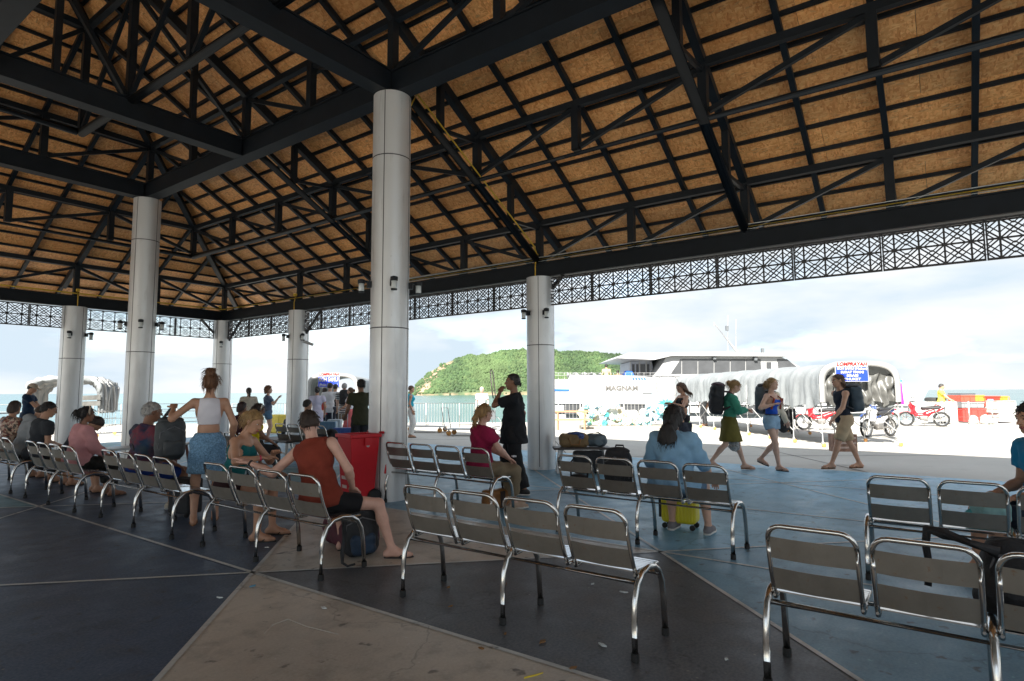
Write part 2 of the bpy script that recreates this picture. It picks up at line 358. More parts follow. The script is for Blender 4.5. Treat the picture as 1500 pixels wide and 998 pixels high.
# --- rafters and purlins under the boards, then the boards
zr = .105; zp = .175; zo = .205      # rafter centre, purlin centre, board underside above the chord centre
k = 0
y = YBACK
ys = sorted(set([round(YB + i, 2) for i in range(-16, 14)]))
for q in ys:
    if q < YBACK or q > YD+EAVE-.1: continue
    xin = XC+.06 if q <= YE else XC+.06+(q-YE)
    part('rafter', (XO+EAVE, q, zu(-EAVE)+zr), (xin, q, zu(XO-xin)+zr), .075, .09)
for i in range(-9, 10):
    X = XI + i*1.0
    if abs(X-XC) > 8.01+EAVE-.2: continue
    yin = YE+.06+abs(X-XC)
    if yin > YD+EAVE-.3: continue
    part('rafter', (X, YD+EAVE, zu(-EAVE)+zr), (X, yin, zu(YD-yin)+zr), .075, .09)
off = -EAVE+.04
while off < 7.95:
    z = zu(off)+zp
    part('purlin', (XO-off, YBACK, z), (XO-off, YD-off-.03, z), .05, .055)
    part('purlin', (2*XC-XO+off+.03, YD-off, z), (XO-off-.03, YD-off, z), .05, .055)
    off += .405
def clip(poly, f):
    outp = []
    for i, p in enumerate(poly):
        q = poly[(i+1) % len(poly)]; a, b = f(p), f(q)
        if a >= 0: outp.append(p)
        if a*b < 0: t = a/(a-b); outp.append((p[0]+(q[0]-p[0])*t, p[1]+(q[1]-p[1])*t))
    return outp
def boards(kind):
    bw, bh = 2.44, 1.22*.875
    for i in range(-8, 10):
        for j in range(0, 10):
            o0 = -EAVE + j*bh; o1 = min(o0+bh, 8.01)
            if o0 > 8: continue
            sh = (j % 2)*1.22
            a0 = i*bw + sh; a1 = a0+bw; g_ = .0025
            poly = [(a0+g_, o0+g_), (a1-g_, o0+g_), (a1-g_, o1-g_), (a0+g_, o1-g_)]
            if kind == 'side': poly = clip(clip(poly, lambda p: (YD-p[1])-p[0]-.004), lambda p: p[0]-YBACK)
            else: poly = clip(clip(poly, lambda p: XO-p[1]-p[0]-.004), lambda p: p[0]-(2*XC-XO+p[1])-.004)
            if len(poly) < 3: continue
            w3 = []
            for a, o in poly:
                w3.append(Vector((XO-o, a, zu(o)+zo)) if kind == 'side' else Vector((a, YD-o, zu(o)+zo)))
            cen = sum(w3, Vector())/len(w3); n = len(w3); up = Vector((0, 0, .015))
            q = MB(); q.add([p-cen for p in w3] + [p-cen+up for p in w3], [tuple(range(n)), tuple(range(2*n-1, n-1, -1))] + [(t, n+t, n+(t+1) % n, (t+1) % n) for t in range(n)])
            ob = q.build('osb_board', OSB, pav); ob.location = cen
boards('side'); boards('end')
q = MB()   # the far slope, and the roofing sheet that lies over all boards
zz = zo+.05
A = [Vector((XO+EAVE+.05, YBACK, zu(-EAVE-.05)+zz)), Vector((XO+EAVE+.05, YD+EAVE+.05, zu(-EAVE-.05)+zz)), Vector((XC, YE, zu(8.01)+zz)), Vector((XC, YBACK, zu(8.01)+zz)),
     Vector((2*XC-XO-EAVE-.05, YD+EAVE+.05, zu(-EAVE-.05)+zz)), Vector((2*XC-XO-EAVE-.05, YBACK, zu(-EAVE-.05)+zz))]
q.add(A + [p+Vector((0, 0, .04)) for p in A], [(0, 3, 2, 1), (1, 2, 4), (2, 3, 5, 4), (6, 7, 8, 9), (7, 10, 8), (8, 10, 11, 9)])
q.build('roof_sheet', mat('grey_roofing', (.16, .165, .17), .6), pav)
q = MB(); q.bar((XO+EAVE+.03, YBACK, zu(-EAVE)+.12), (XO+EAVE+.03, YD+EAVE, zu(-EAVE)+.12), .03, .22); q.bar((2*XC-XO-EAVE, YD+EAVE+.03, zu(-EAVE)+.12), (XO+EAVE, YD+EAVE+.03, zu(-EAVE)+.12), .03, .22)
q.build('eave_board', BLACKM, pav)
# --- pierced frieze: one panel mesh, copied along the eave beams
def frieze_mesh(Lp=1.16, H=.56):
    q = MB(); t = .024; n = 4; w = Lp/n
    q.box((Lp/2, 0, .014), (Lp, .03, .028)); q.box((Lp/2, 0, H-.014), (Lp, .03, .028)); q.box((.009, 0, H/2), (.018, .034, H)); q.box((Lp-.009, 0, H/2), (.018, .034, H))
    def ln(a, b, tt=t): q.bar((a[0], 0, a[1]), (b[0], 0, b[1]), tt, .016, (0, 1, 0))
    ln((0, H/2), (Lp, H/2))
    for i in range(n):
        cx = (i+.5)*w; ln((cx, .02), (cx, H-.02))
        for hx in (-1, 1):                      # the square left and right of each upright, above and below the middle bar
            for sz in (-1, 1):
                def sq(a, b): return (cx + hx*a*w, H/2 + sz*b*(H/2-.02))
                ln(sq(0, 0), sq(.5, .5), .019); ln(sq(0, .30), sq(.5, .80), .014); ln(sq(.20, 0), sq(.5, .30), .014); ln(sq(0, 1), sq(.5, .5), .019); ln(sq(0, .72), sq(.5, .22), .014); ln(sq(.22, 1), sq(.5, .72), .014)
        for sx in (-1, 1):
            for sz in (-1, 1):
                def pt(a, b): return (cx+sx*a*w/2, H/2+sz*b*H/2)
                ln(pt(0, .02), pt(1, .98)) if False else None
    return q.mesh('frieze_panel', mat('frieze_metal', (.030, .029, .032), .5))
fm = frieze_mesh()
yy = YD-.30-1.16
while yy > YBACK+1:
    o = link('frieze_panel', fm, pav, (XO, yy, 3.195)); o.rotation_euler = (0, 0, R(90)); yy -= 1.17
xx = XO-.30-1.16
while xx > XWo-1:
    link('frieze_panel', fm, pav, (xx, YD, 3.195)); xx -= 1.17
# raking braces behind the frieze, conduits, camera
for a, b in (((XO, YD-.25, 3.10), (XO, YD-1.05, 3.80)), ((XO, YC-.27, 3.10), (XO, YC-1.05, 3.80)), ((XO, YB-.27, 3.5), (XO, YB-.6, 3.80)), ((XO-.25, YD, 3.3), (XO-.75, YD, 3.80))):
    part('brace', (a[0]+.06, a[1]+.06, a[2]), (b[0]+.06, b[1]+.06, b[2]), .05, .05)
def pipe(name, pts, r, m): q = MB(); q.tube(pts, r, 6); return q.build(name, m, pav, True)
xc_ = XO-.10
pipe('yellow_conduit', [(xc_-.02, YBACK, 4.125), (xc_-.02, YD-.13, 4.125), (XO-3, YD-.13, 4.125), (XW, YD-.13, 4.125)], .018, YELLOWP)
pipe('white_conduit', [(xc_-.03, YBACK, 4.165), (xc_-.03, YE, 4.165)], .02, WHITEP); pipe('white_conduit', [(xc_-.02, YBACK, 4.088), (xc_-.02, YE+1, 4.088)], .011, WHITEP)
pipe('yellow_conduit', [(6.25, YB-.06, 5.88), (6.35, YB-.09, 6.10), (9.6, YB-.09, 4.35), (9.75, YB-.06, 4.22), (xc_, YB, 4.2)], .014, YELLOWP)
for x, y in ((XO, YB), (XO, YC), (XO, YD), (XI, YD)):
    dx, dy = (-.13, 0) if x == XO else (0, -.13)
    pipe('yellow_conduit', [(x+dx, y+dy, 4.2), (x+dx*1.3, y+dy*1.3, 4.0), (x+dx*1.3, y+dy*1.3, 3.75)], .012, YELLOWP)
    qq = MB(); qq.box((x+dx*1.1, y+dy*1.1, 4.21), (.07, .07, .07)); qq.build('junction_box', YELLOWP, pav)
q = MB(); q.bar((XO-.1, YC-.26, 2.95), (XO-.1, YC-.42, 2.93), .03); q.bar((XO-.1, YC-.36, 2.90), (XO+.02, YC-.62, 2.80), .075, .07); q.build('security_camera', mat('grey_plastic', (.35, .36, .37), .5), pav)
# ================================================================== ground: floor of painted triangles, pier, sea
FX0, FX1, FY0, FY1 = -1., 12.75, -8., 20.9  # paint stops early on the unseen side so pale concrete there bounces light in
def fcol(): pass
FM = {k: floor_mat('floor_paint_'+k, c, w) for k, c, w in (('navy', (.050, .088, .155), .35), ('brown', (.64, .56, .465), .5), ('charcoal', (.090, .096, .108), .4),
      ('blue', (.19, .44, .62), .30), ('slate', (.155, .34, .48), .35), ('teal', (.14, .31, .37), .35), ('sky', (.25, .52, .70), .25))}
keys = list(FM); tri = MB(); Ls = 2.553
def tricol(cx, cy, left):
    """the painter's scheme, read from the photograph around the camera and carried on outward, except at low x"""
    i = round((cx-2.9)/Ls)
    h = random.Random(int(i*97 + round(cy*10)*7 + left*3)).random()
    if cx < .2: return ['blue', 'sky', 'slate', 'brown', 'sky'][int(h*5)]  # out of view; paler colours put in to bounce light up to the roof
    if cx < 2.95:
        if -1 < cy < 4: return 'brown' if left else 'charcoal'
        if left and 9 < cy < 16: return 'teal' if 11 < cy < 14 else 'navy'
        return 'navy'
    if cx < 5.5:
        if left: return 'brown' if 3 < cy < 6 else ('slate' if cy < 3 else 'navy')
        return 'slate' if h < .6 else 'teal'
    return ['blue', 'slate', 'sky', 'blue'][int(h*4)]
nx0 = -5
for i in range(-5, 5):
    xh = 2.9 + Ls*i
    par = (i % 2)
    for j in range(-4, 6):
        y0 = 4.76 + Ls*par*1.0*(-1 if True else 1) + j*2*Ls; y1 = y0 + 2*Ls; ym = y0+Ls
        for left in (0, 1):
            xa = xh + (-Ls if left else Ls)
            poly = [(xh, y0), (xh, y1), (xa, ym)]
            for f in (lambda p: p[0]-FX0, lambda p: FX1-p[0], lambda p: p[1]-FY0, lambda p: FY1-p[1]): poly = clip(poly, f) if len(poly) > 2 else poly
            if len(poly) < 3: continue
            if not left: poly = poly[::-1]
            tri.cur = keys.index(tricol(xh, ym, left)); tri.add([(a, b, 0) for a, b in poly], [tuple(range(len(poly)))])
# triangles above are wound either way; normals do not matter for an opaque sheet
fl = tri.build('floor', [FM[k_] for k_ in keys]); tag(fl, kind='structure')
lm = floor_mat('floor_line_paint', (.66, .66, .63), .3)
def fline(a, b, w=.035):
    a = clip([a, b, b], lambda p: 1) and (a, b)
    a, b = a
    d = Vector((b[0]-a[0], b[1]-a[1], 0)); n = Vector((-d.y, d.x, 0)).normalized()*(w/2)
    A_, B_ = Vector((*a, .004)), Vector((*b, .004))
    q = MB(); q.add([A_-n, B_-n, B_+n, A_+n], [(0, 1, 2, 3)]); q.build('painted_line', lm, fl)
def segclip(a, b):
    t0, t1 = 0., 1.
    for ax, lo, hi in ((0, FX0, FX1), (1, FY0, FY1)):
        d = b[ax]-a[ax]
        if abs(d) < 1e-9:
            if not lo <= a[ax] <= hi: return None
            continue
        ta, tb = (lo-a[ax])/d, (hi-a[ax])/d; t0 = max(t0, min(ta, tb)); t1 = min(t1, max(ta, tb))
    if t1-t0 < 1e-3: return None
    return ((a[0]+(b[0]-a[0])*t0, a[1]+(b[1]-a[1])*t0), (a[0]+(b[0]-a[0])*t1, a[1]+(b[1]-a[1])*t1))
for i in range(-4, 5):
    s_ = segclip((2.9+Ls*i, -60), (2.9+Ls*i, 60))
    if s_: fline(*s_)
for c_ in range(-6, 8):
    for sg in (1, -1):
        x0, y0 = 2.9, 4.76 + c_*2*Ls
        s_ = segclip((x0-60, y0-60*sg), (x0+60, y0+60*sg))
        if s_: fline(*s_, w=.035)
# pier slab and sea, laid out along the berth (parallel to the quay edge)
RX, DX = Vector((math.sin(YAW), -math.cos(YAW), 0)), Vector((math.cos(YAW), math.sin(YAW), 0))
def qd(r, d, z=0.): return RX*r + DX*d + Vector((0, 0, z))
def pier_mat():
    m, t, b = newmat('pier_concrete'); v = coords(t)
    c = mixc(t, ramp2(t, noise(t, v, .25, 6), .35, .65), (.37, .35, .315), (.47, .45, .41))
    c = mixc(t, ramp2(t, noise(t, v, 2.2, 6, .65), .56, .74, (0, 0, 0, 1), (.45, .45, .45, 1)), c, (.29, .275, .25))
    c = mixc(t, ramp2(t, noise(t, v, 40, 3), .3, .7, (0, 0, 0, 1), (.25, .25, .25, 1)), c, (.30, .29, .27))
    t.links.new(c, b.inputs['Base Color']); b.inputs['Roughness'].default_value = .8; t.links.new(bumpn(t, noise(t, v, 30, 4), .3, .006), b.inputs['Normal']); return m
q = MB(); e = .0045
pts = [qd(-70, -60, -e), qd(70, -60, -e), qd(70, 29.6, -e), qd(-70, 29.6, -e)]
q.add(pts + [p-Vector((0, 0, 3.2)) for p in pts], [(0, 1, 2, 3), (0, 4, 5, 1), (1, 5, 6, 2), (2, 6, 7, 3), (3, 7, 4, 0)])
tag(q.build('pier', pier_mat()), kind='structure')
JM = mat('joint_dark', (.12, .115, .105), .9)
pier_o = bpy.data.objects['pier']
for k_ in range(-6, 7):       # joints between the pier's cast slabs
    for a_, b_ in (((k_*5.2+1.3, 8), (k_*5.2+1.3, 29.5)), ((-34, 3.1+k_*5.2+16), (36, 3.1+k_*5.2+16))):
        if not (a_[1] == b_[1] and not 10 < a_[1] < 29):
            A_, B_ = qd(*a_, 0), qd(*b_, 0); n_ = Vector((-(B_-A_).y, (B_-A_).x, 0)).normalized()*.018; q = MB(); q.add([A_-n_, B_-n_, B_+n_, A_+n_], [(0, 1, 2, 3)]); o_ = q.build('slab_joint', JM, pier_o); o_.location.z = -.0005
def sea_mat():
    m, t, b = newmat('sea_water'); v = coords(t)
    c = mixc(t, ramp2(t, noise(t, coords(t, sc=(.004, .004, 1)), 1, 4), .4, .6), (.05, .12, .125), (.075, .155, .16)); t.links.new(c, b.inputs['Base Color'])
    b.inputs['Roughness'].default_value = .16; b.inputs['IOR'].default_value = 1.33
    t.links.new(bumpn(t, noise(t, v, .9, 6, .65), .5, .25), b.inputs['Normal']); return m
q = MB(); n = 64; rr = [0, 60, 300, 2000, 30000]
vs = [(0, 0, -2.3)]; fs = []
for a_ in rr[1:]: vs += [(a_*math.cos(2*math.pi*k_/n), a_*math.sin(2*math.pi*k_/n), -2.3) for k_ in range(n)]
fs += [(0, 1+k_, 1+(k_+1) % n) for k_ in range(n)]
for r_ in range(3): fs += [(1+r_*n+k_, 1+(r_+1)*n+k_, 1+(r_+1)*n+(k_+1) % n, 1+r_*n+(k_+1) % n) for k_ in range(n)]
q.add(vs, fs); tag(q.build('sea', sea_mat()), kind='structure')
# ================================================================== benches
def bench_proto():
    root = thing('seat_bench', 'x', 'bench'); seatm = None
    LY = 1.84
    # local frame: x = away from the backrest (the way one faces), y along the bench 0..LY, z up; x = 0 at the rear feet
    for yy in (0, LY/2, LY):
        prof = [(0, .03), (.0, .22), (.015, .32), (.05, .40), (.11, .45), (.20, .465), (.29, .452), (.36, .41), (.405, .34), (.425, .25), (.445, .03)]
        q = MB(); q.tube([(a, yy, b) for a, b in prof], .0185, 10); lg = q.build('leg', STEEL, root, True)
        for a in (0, .445): q = MB(); q.lathe([(.022, 0), (.024, .004), (.023, .045)], (a, yy, 0), 10); q.build('foot_cap', RUBBER, lg)
    for a, b in ((.075, .405), (.36, .395)):
        q = MB(); q.tube([(a, -.005, b), (a, LY+.005, b)], .015, 10); q.build('rail', STEEL, root, True)
    q = MB()
    for k_ in range(9): q.box((.10+k_*.037, .2, .4535+.006*math.cos(k_/8*math.pi)), (.026, .40, .007))
    q.tube([(.08, .0, .44), (.42, .0, .44)], .008, 6); q.tube([(.08, .4, .44), (.42, .4, .44)], .008, 6)
    sm = q.mesh('seat', STEEL)
    w = .40; r_ = .07; pts = []
    def bk(y, s): # s along the back from bottom (0) to top (1)
        return (.105 - .13*s - .02*math.sin(s*3), y, .425 + .395*s)
    for s_ in (0, .2, .4, .6, .8): pts.append(bk(.0, s_))
    for a in range(0, 91, 18): pts.append((bk(0, .8)[0]-.035*math.sin(R(a)), r_-r_*math.cos(R(a)), bk(0, .8)[2]+.078*math.sin(R(a))))
    for a in range(90, -1, -18): pts.append((bk(0, .8)[0]-.035*math.sin(R(a)), w-r_+r_*math.cos(R(a)), bk(0, .8)[2]+.078*math.sin(R(a))))
    for s_ in (.8, .6, .4, .2, 0): pts.append(bk(w, s_))
    pts = [(.20, .0, .437)] + [(.13, 0, .430)] + pts + [(.13, w, .430), (.20, w, .437)]
    q = MB(); q.tube(pts, .0125, 8); bm = q.mesh('back_frame', STEEL, True)
    def slat(s0, s1):
        q = MB(); n = 6; vs = []
        for th in (0, -.003):
            for k_ in range(n+1):
                for s_ in (s0, s1):
                    x, y, z = bk(w*k_/n, s_); vs.append((x+th-.022*math.sin(math.pi*k_/n), y, z))
        N = 2*(n+1); fs = []
        for k_ in range(n): fs += [(2*k_, 2*k_+1, 2*k_+3, 2*k_+2), (N+2*k_, N+2*k_+2, N+2*k_+3, N+2*k_+1), (2*k_, 2*k_+2, N+2*k_+2, N+2*k_), (2*k_+1, N+2*k_+1, N+2*k_+3, 2*k_+3)]
        q.add(vs, fs); return q.mesh('back_slat', SLAT)
    s1, s2 = slat(.13, .43), slat(.56, .84)
    for k_ in range(4):
        y0 = .03 + k_*.46
        link('seat', sm, root, (0, y0, 0)); b = link('back_frame', bm, root, (0, y0, 0)); link('back_slat', s1, b); link('back_slat', s2, b)
    return root
BG = 'rows of four-seat stainless steel benches'
BENCH = {}
bp_ = bench_proto(); first = True
for key, x, y, lab, rz in (
    ('B1', 3.20, 1.46, 'empty four-seat steel bench on charcoal and brown floor, near the woman in magenta', 0),
    ('B2', 3.30, -1.05, 'steel bench with a black backpack slung on one of its seats, rust along its rail', 0),
    ('B6', 3.10, 4.12, 'steel bench holding the man in rust tank top and the woman in teal top', 0),
    ('B7', 3.06, 6.52, 'steel bench where the grey-haired man sits, next to the woman in white crop top', 0),
    ('B8', 3.02, 9.00, 'steel bench with the seated woman in pink blouse and headband', 0),
    ('B9', 3.02, 11.50, 'steel bench under the person in grey hoodie', 0),
    ('B4', 5.58, 1.58, 'steel bench with the woman in light blue denim shirt and a black backpack on it', 0),
    ('B3', 5.60, -1.30, 'steel bench with the man in bright blue t-shirt on it', 0),
    ('B5', 5.70, 4.40, 'steel bench beside the big column, the woman in magenta blouse at its end', 0),
    ('B10', 5.62, 9.30, 'steel bench with the woman in yellow t-shirt on it', 0),
    ('B11', 7.75, 10.2, 'empty steel bench behind the red wheelie bin', 0)):
    o = bp_ if first else copy_tree(bp_); first = False
    o.location = (x, y, 0); o.rotation_euler = (0, 0, R(rz+random.uniform(-.8, .8))); tag(o, lab, 'bench', BG); BENCH[key] = (x, y)
# ================================================================== soft shapes: signed distances meshed with surface nets
def rc(a, b, r1, r2=None, cut=None, k=None): return ('rc', Vector(a), Vector(b), r1, r1 if r2 is None else r2, cut, k)
def el(c, r, rot=None, cut=None, k=None): return ('el', Vector(c), Vector(r), rot, cut, k)
def bx(c, half, rad, rot=None, cut=None, k=None): return ('bx', Vector(c), Vector(half), rad, rot, cut, k)
def _aabb(p):
    if p[0] == 'rc':
        a, b, r = p[1], p[2], max(p[3], p[4]); return [min(a[i], b[i])-r for i in range(3)], [max(a[i], b[i])+r for i in range(3)]
    r = max(p[2]) if p[0] == 'el' else p[2].length+p[3]
    if p[0] == 'el' and p[3] is None: return [p[1][i]-p[2][i] for i in range(3)], [p[1][i]+p[2][i] for i in range(3)]
    return [p[1][i]-r for i in range(3)], [p[1][i]+r for i in range(3)]
def _dist(p, X, Y, Z):
    if p[0] == 'rc':
        a, b, r1, r2 = p[1:5]; d = b-a; L2 = max(d.dot(d), 1e-9)
        x, y, z = X-a.x, Y-a.y, Z-a.z
        t = np.clip((x*d.x+y*d.y+z*d.z)/L2, 0, 1)
        return np.sqrt((x-t*d.x)**2+(y-t*d.y)**2+(z-t*d.z)**2) - (r1+(r2-r1)*t)
    c = p[1]; x, y, z = X-c.x, Y-c.y, Z-c.z
    rot = p[3] if p[0] == 'el' else p[4]
    if rot is not None:
        m = rot; x, y, z = (m[0][0]*x+m[1][0]*y+m[2][0]*z, m[0][1]*x+m[1][1]*y+m[2][1]*z, m[0][2]*x+m[1][2]*y+m[2][2]*z)
    if p[0] == 'el':
        r = p[2]; k0 = np.sqrt((x/r.x)**2+(y/r.y)**2+(z/r.z)**2); k1 = np.sqrt((x/r.x**2)**2+(y/r.y**2)**2+(z/r.z**2)**2)
        return k0*(k0-1)/np.maximum(k1, 1e-6)
    h, rad = p[2], p[3]
    qx, qy, qz = np.abs(x)-h.x+rad, np.abs(y)-h.y+rad, np.abs(z)-h.z+rad
    return np.sqrt(np.maximum(qx, 0)**2+np.maximum(qy, 0)**2+np.maximum(qz, 0)**2)+np.minimum(np.maximum(qx, np.maximum(qy, qz)), 0)-rad
def field(prims, lo, n, res, k=.02, infl=0., axes=None):
    ax = [lo[i]+res*np.arange(n[i]) for i in range(3)]
    D = np.full(n, 1.0, dtype=np.float32)
    for p in prims:
        kk = p[-1] if p[-1] is not None else k
        a, b = _aabb(p); pad = infl+kk+2.5*res
        s = []
        for i in range(3):
            i0 = max(0, int((a[i]-pad-lo[i])/res)); i1 = min(n[i], int((b[i]+pad-lo[i])/res)+2)
            s.append(slice(i0, max(i0, i1)))
        if any(q.stop <= q.start for q in s): continue
        X, Y, Z = np.meshgrid(ax[0][s[0]], ax[1][s[1]], ax[2][s[2]], indexing='ij', sparse=True)
        d = _dist(p, X, Y, Z) - infl
        if p[-2]:
            for pt, nn in p[-2]: d = np.maximum(d, (X-pt[0])*nn[0]+(Y-pt[1])*nn[1]+(Z-pt[2])*nn[2])
        o = D[s[0], s[1], s[2]]
        h = np.maximum(kk-np.abs(o-d), 0)/kk
        D[s[0], s[1], s[2]] = np.minimum(o, d) - h*h*kk*.25
    return D, ax
def bounds(prims, pad):
    A = [_aabb(p) for p in prims]
    return [min(a[0][i] for a in A)-pad for i in range(3)], [max(a[1][i] for a in A)+pad for i in range(3)]
def nets(D, lo, res):
    s = D < 0; n = D.shape
    c = np.zeros((n[0]-1, n[1]-1, n[2]-1), np.int8)
    for i in (0, 1):
        for j in (0, 1):
            for l in (0, 1): c += s[i:n[0]-1+i, j:n[1]-1+j, l:n[2]-1+l]
    act = (c > 0) & (c < 8); idx = -np.ones(act.shape, np.int64); ii = np.argwhere(act); idx[act] = np.arange(len(ii))
    if not len(ii): return np.zeros((0, 3)), np.zeros((0, 4), int)
    acc = np.zeros((len(ii), 3)); cnt = np.zeros(len(ii))
    for ax in range(3):
        o1, o2 = [q for q in range(3) if q != ax]
        for u in (0, 1):
            for w in (0, 1):
                A = ii.copy(); A[:, o1] += u; A[:, o2] += w; B = A.copy(); B[:, ax] += 1
                da, db = D[A[:, 0], A[:, 1], A[:, 2]], D[B[:, 0], B[:, 1], B[:, 2]]
                m = (da < 0) != (db < 0); t = np.where(m, da/np.where(m, da-db, 1), 0)
                off = np.zeros((len(ii), 3)); off[:, ax] = t; off[:, o1] = u; off[:, o2] = w
                acc[m] += off[m]; cnt[m] += 1
    V = np.array(lo) + res*(ii + acc/cnt[:, None])
    F = []
    for ax in range(3):
        o1, o2 = [(1, 2), (2, 0), (0, 1)][ax]
        sl = [slice(None)]*3; sl[ax] = slice(0, n[ax]-1); s0 = s[tuple(sl)]; sl[ax] = slice(1, n[ax]); s1 = s[tuple(sl)]
        ch = np.argwhere(s0 != s1)
        ok = (ch[:, o1] > 0) & (ch[:, o2] > 0) & (ch[:, o1] < n[o1]-1) & (ch[:, o2] < n[o2]-1); ch = ch[ok]
        def at(du, dw): q = ch.copy(); q[:, o1] -= du; q[:, o2] -= dw; return idx[q[:, 0], q[:, 1], q[:, 2]]
        quad = np.stack([at(1, 1), at(0, 1), at(0, 0), at(1, 0)], 1)
        fl_ = ~s0[ch[:, 0], ch[:, 1], ch[:, 2]]
        quad[fl_] = quad[fl_][:, ::-1]; F.append(quad)
    return V, np.concatenate(F)
def wrinkle(D, ax, amp, sc, seed=0):
    X, Y, Z = np.meshgrid(*ax, indexing='ij', sparse=True); q = seed*1.7
    if sc < 0:      # strands: ridges that run down
        w = np.sin(-X*sc*1.9+1.2*np.sin(Z*9+q)+q)*np.sin(-Y*sc*1.6+1.1*np.sin(Z*8+1+q)+2*q)+.35*np.sin(-(X+Y)*sc*3.1+2*np.sin(Z*6))
        return D + (amp*w).astype(np.float32)
    w = np.sin(X*sc*1.3+2.2*np.sin(Z*sc*.55+q)+q)*np.sin(Y*sc*1.1+1.7*np.sin(Z*sc*.7+1+q)+2*q) + .6*np.sin(Z*sc*1.6+2.5*np.sin(X*sc*.8+q)+1.3*np.sin(Y*sc*.9))
    return D + (amp*w).astype(np.float32)
def npmesh(name, V, F, mats, mi=None):
    me = bpy.data.meshes.new(name); me.vertices.add(len(V)); me.vertices.foreach_set('co', np.asarray(V, np.float32).ravel())
    me.loops.add(len(F)*4); me.polygons.add(len(F)); me.loops.foreach_set('vertex_index', np.asarray(F, np.int32).ravel())
    me.polygons.foreach_set('loop_start', np.arange(0, len(F)*4, 4, dtype=np.int32)); me.polygons.foreach_set('loop_total', np.full(len(F), 4, np.int32))
    for m in (mats if isinstance(mats, (list, tuple)) else [mats]): me.materials.append(m)
    if mi is not None: me.polygons.foreach_set('material_index', mi)
    me.polygons.foreach_set('use_smooth', np.ones(len(F), bool)); me.update(calc_edges=True); me.validate(); return me
def blob(prims, res=.015, k=.02, infl=0., cuts=(), wr=None, seed=0):
    lo, hi = bounds(prims, infl+3*res); n = tuple(int((hi[i]-lo[i])/res)+2 for i in range(3))
    D, ax = field(prims, lo, n, res, k, infl)
    if wr: D = wrinkle(D, ax, wr[0], wr[1], seed)
    if cuts:
        X, Y, Z = np.meshgrid(*ax, indexing='ij', sparse=True)
        for pt, nn in cuts: D = np.maximum(D, (X-pt[0])*nn[0]+(Y-pt[1])*nn[1]+(Z-pt[2])*nn[2])
    return nets(D, lo, res)
def blob_obj(name, prims, m, parent=None, **kw):
    V, F = blob(prims, **kw); return link(name, npmesh(name, V, F, m), parent)
# ================================================================== lettering
def text_mesh(s, size, m, depth=.004, bold=.0, shear=0., align='CENTER'):
    cu = bpy.data.curves.new('lettering', 'FONT'); cu.body = s; cu.size = size; cu.extrude = depth; cu.offset = bold; cu.shear = shear; cu.align_x = align; cu.align_y = 'CENTER'; cu.resolution_u = 3
    o = bpy.data.objects.new('lettering', cu); COL.objects.link(o); bpy.context.view_layer.update()
    me = bpy.data.meshes.new_from_object(o.evaluated_get(bpy.context.evaluated_depsgraph_get())); bpy.data.objects.remove(o); bpy.data.curves.remove(cu)
    me.materials.clear(); me.materials.append(m); return me
def letters(s, size, m, parent, o, X, Y, bold=0., shear=0., width=None, depth=.004):
    """flat lettering in the plane o, X (reading direction), Y (up)"""
    me = text_mesh(s, size, m, depth, bold, shear); X = Vector(X).normalized(); Y = Vector(Y).normalized(); Z = X.cross(Y)
    sx = 1.
    if width:
        xs = [v.co.x for v in me.vertices]; sx = width/(max(xs)-min(xs))
    ob = link('lettering', me, parent); Mx = Matrix.Identity(4)
    for i in range(3): Mx[i][0], Mx[i][1], Mx[i][2], Mx[i][3] = X[i]*sx, Y[i], Z[i], Vector(o)[i]
    ob.matrix_local = Mx; return ob
UPZ = Vector((0, 0, 1))
def vp(x, y, D):
    """point of the vertical plane that lies D metres out along the quay axis, seen at pixel x, y -> (r, z)"""
    d = ray(x, y); t = D/d.dot(DX); p = CAMP + d*t; return p.dot(RX), p.z
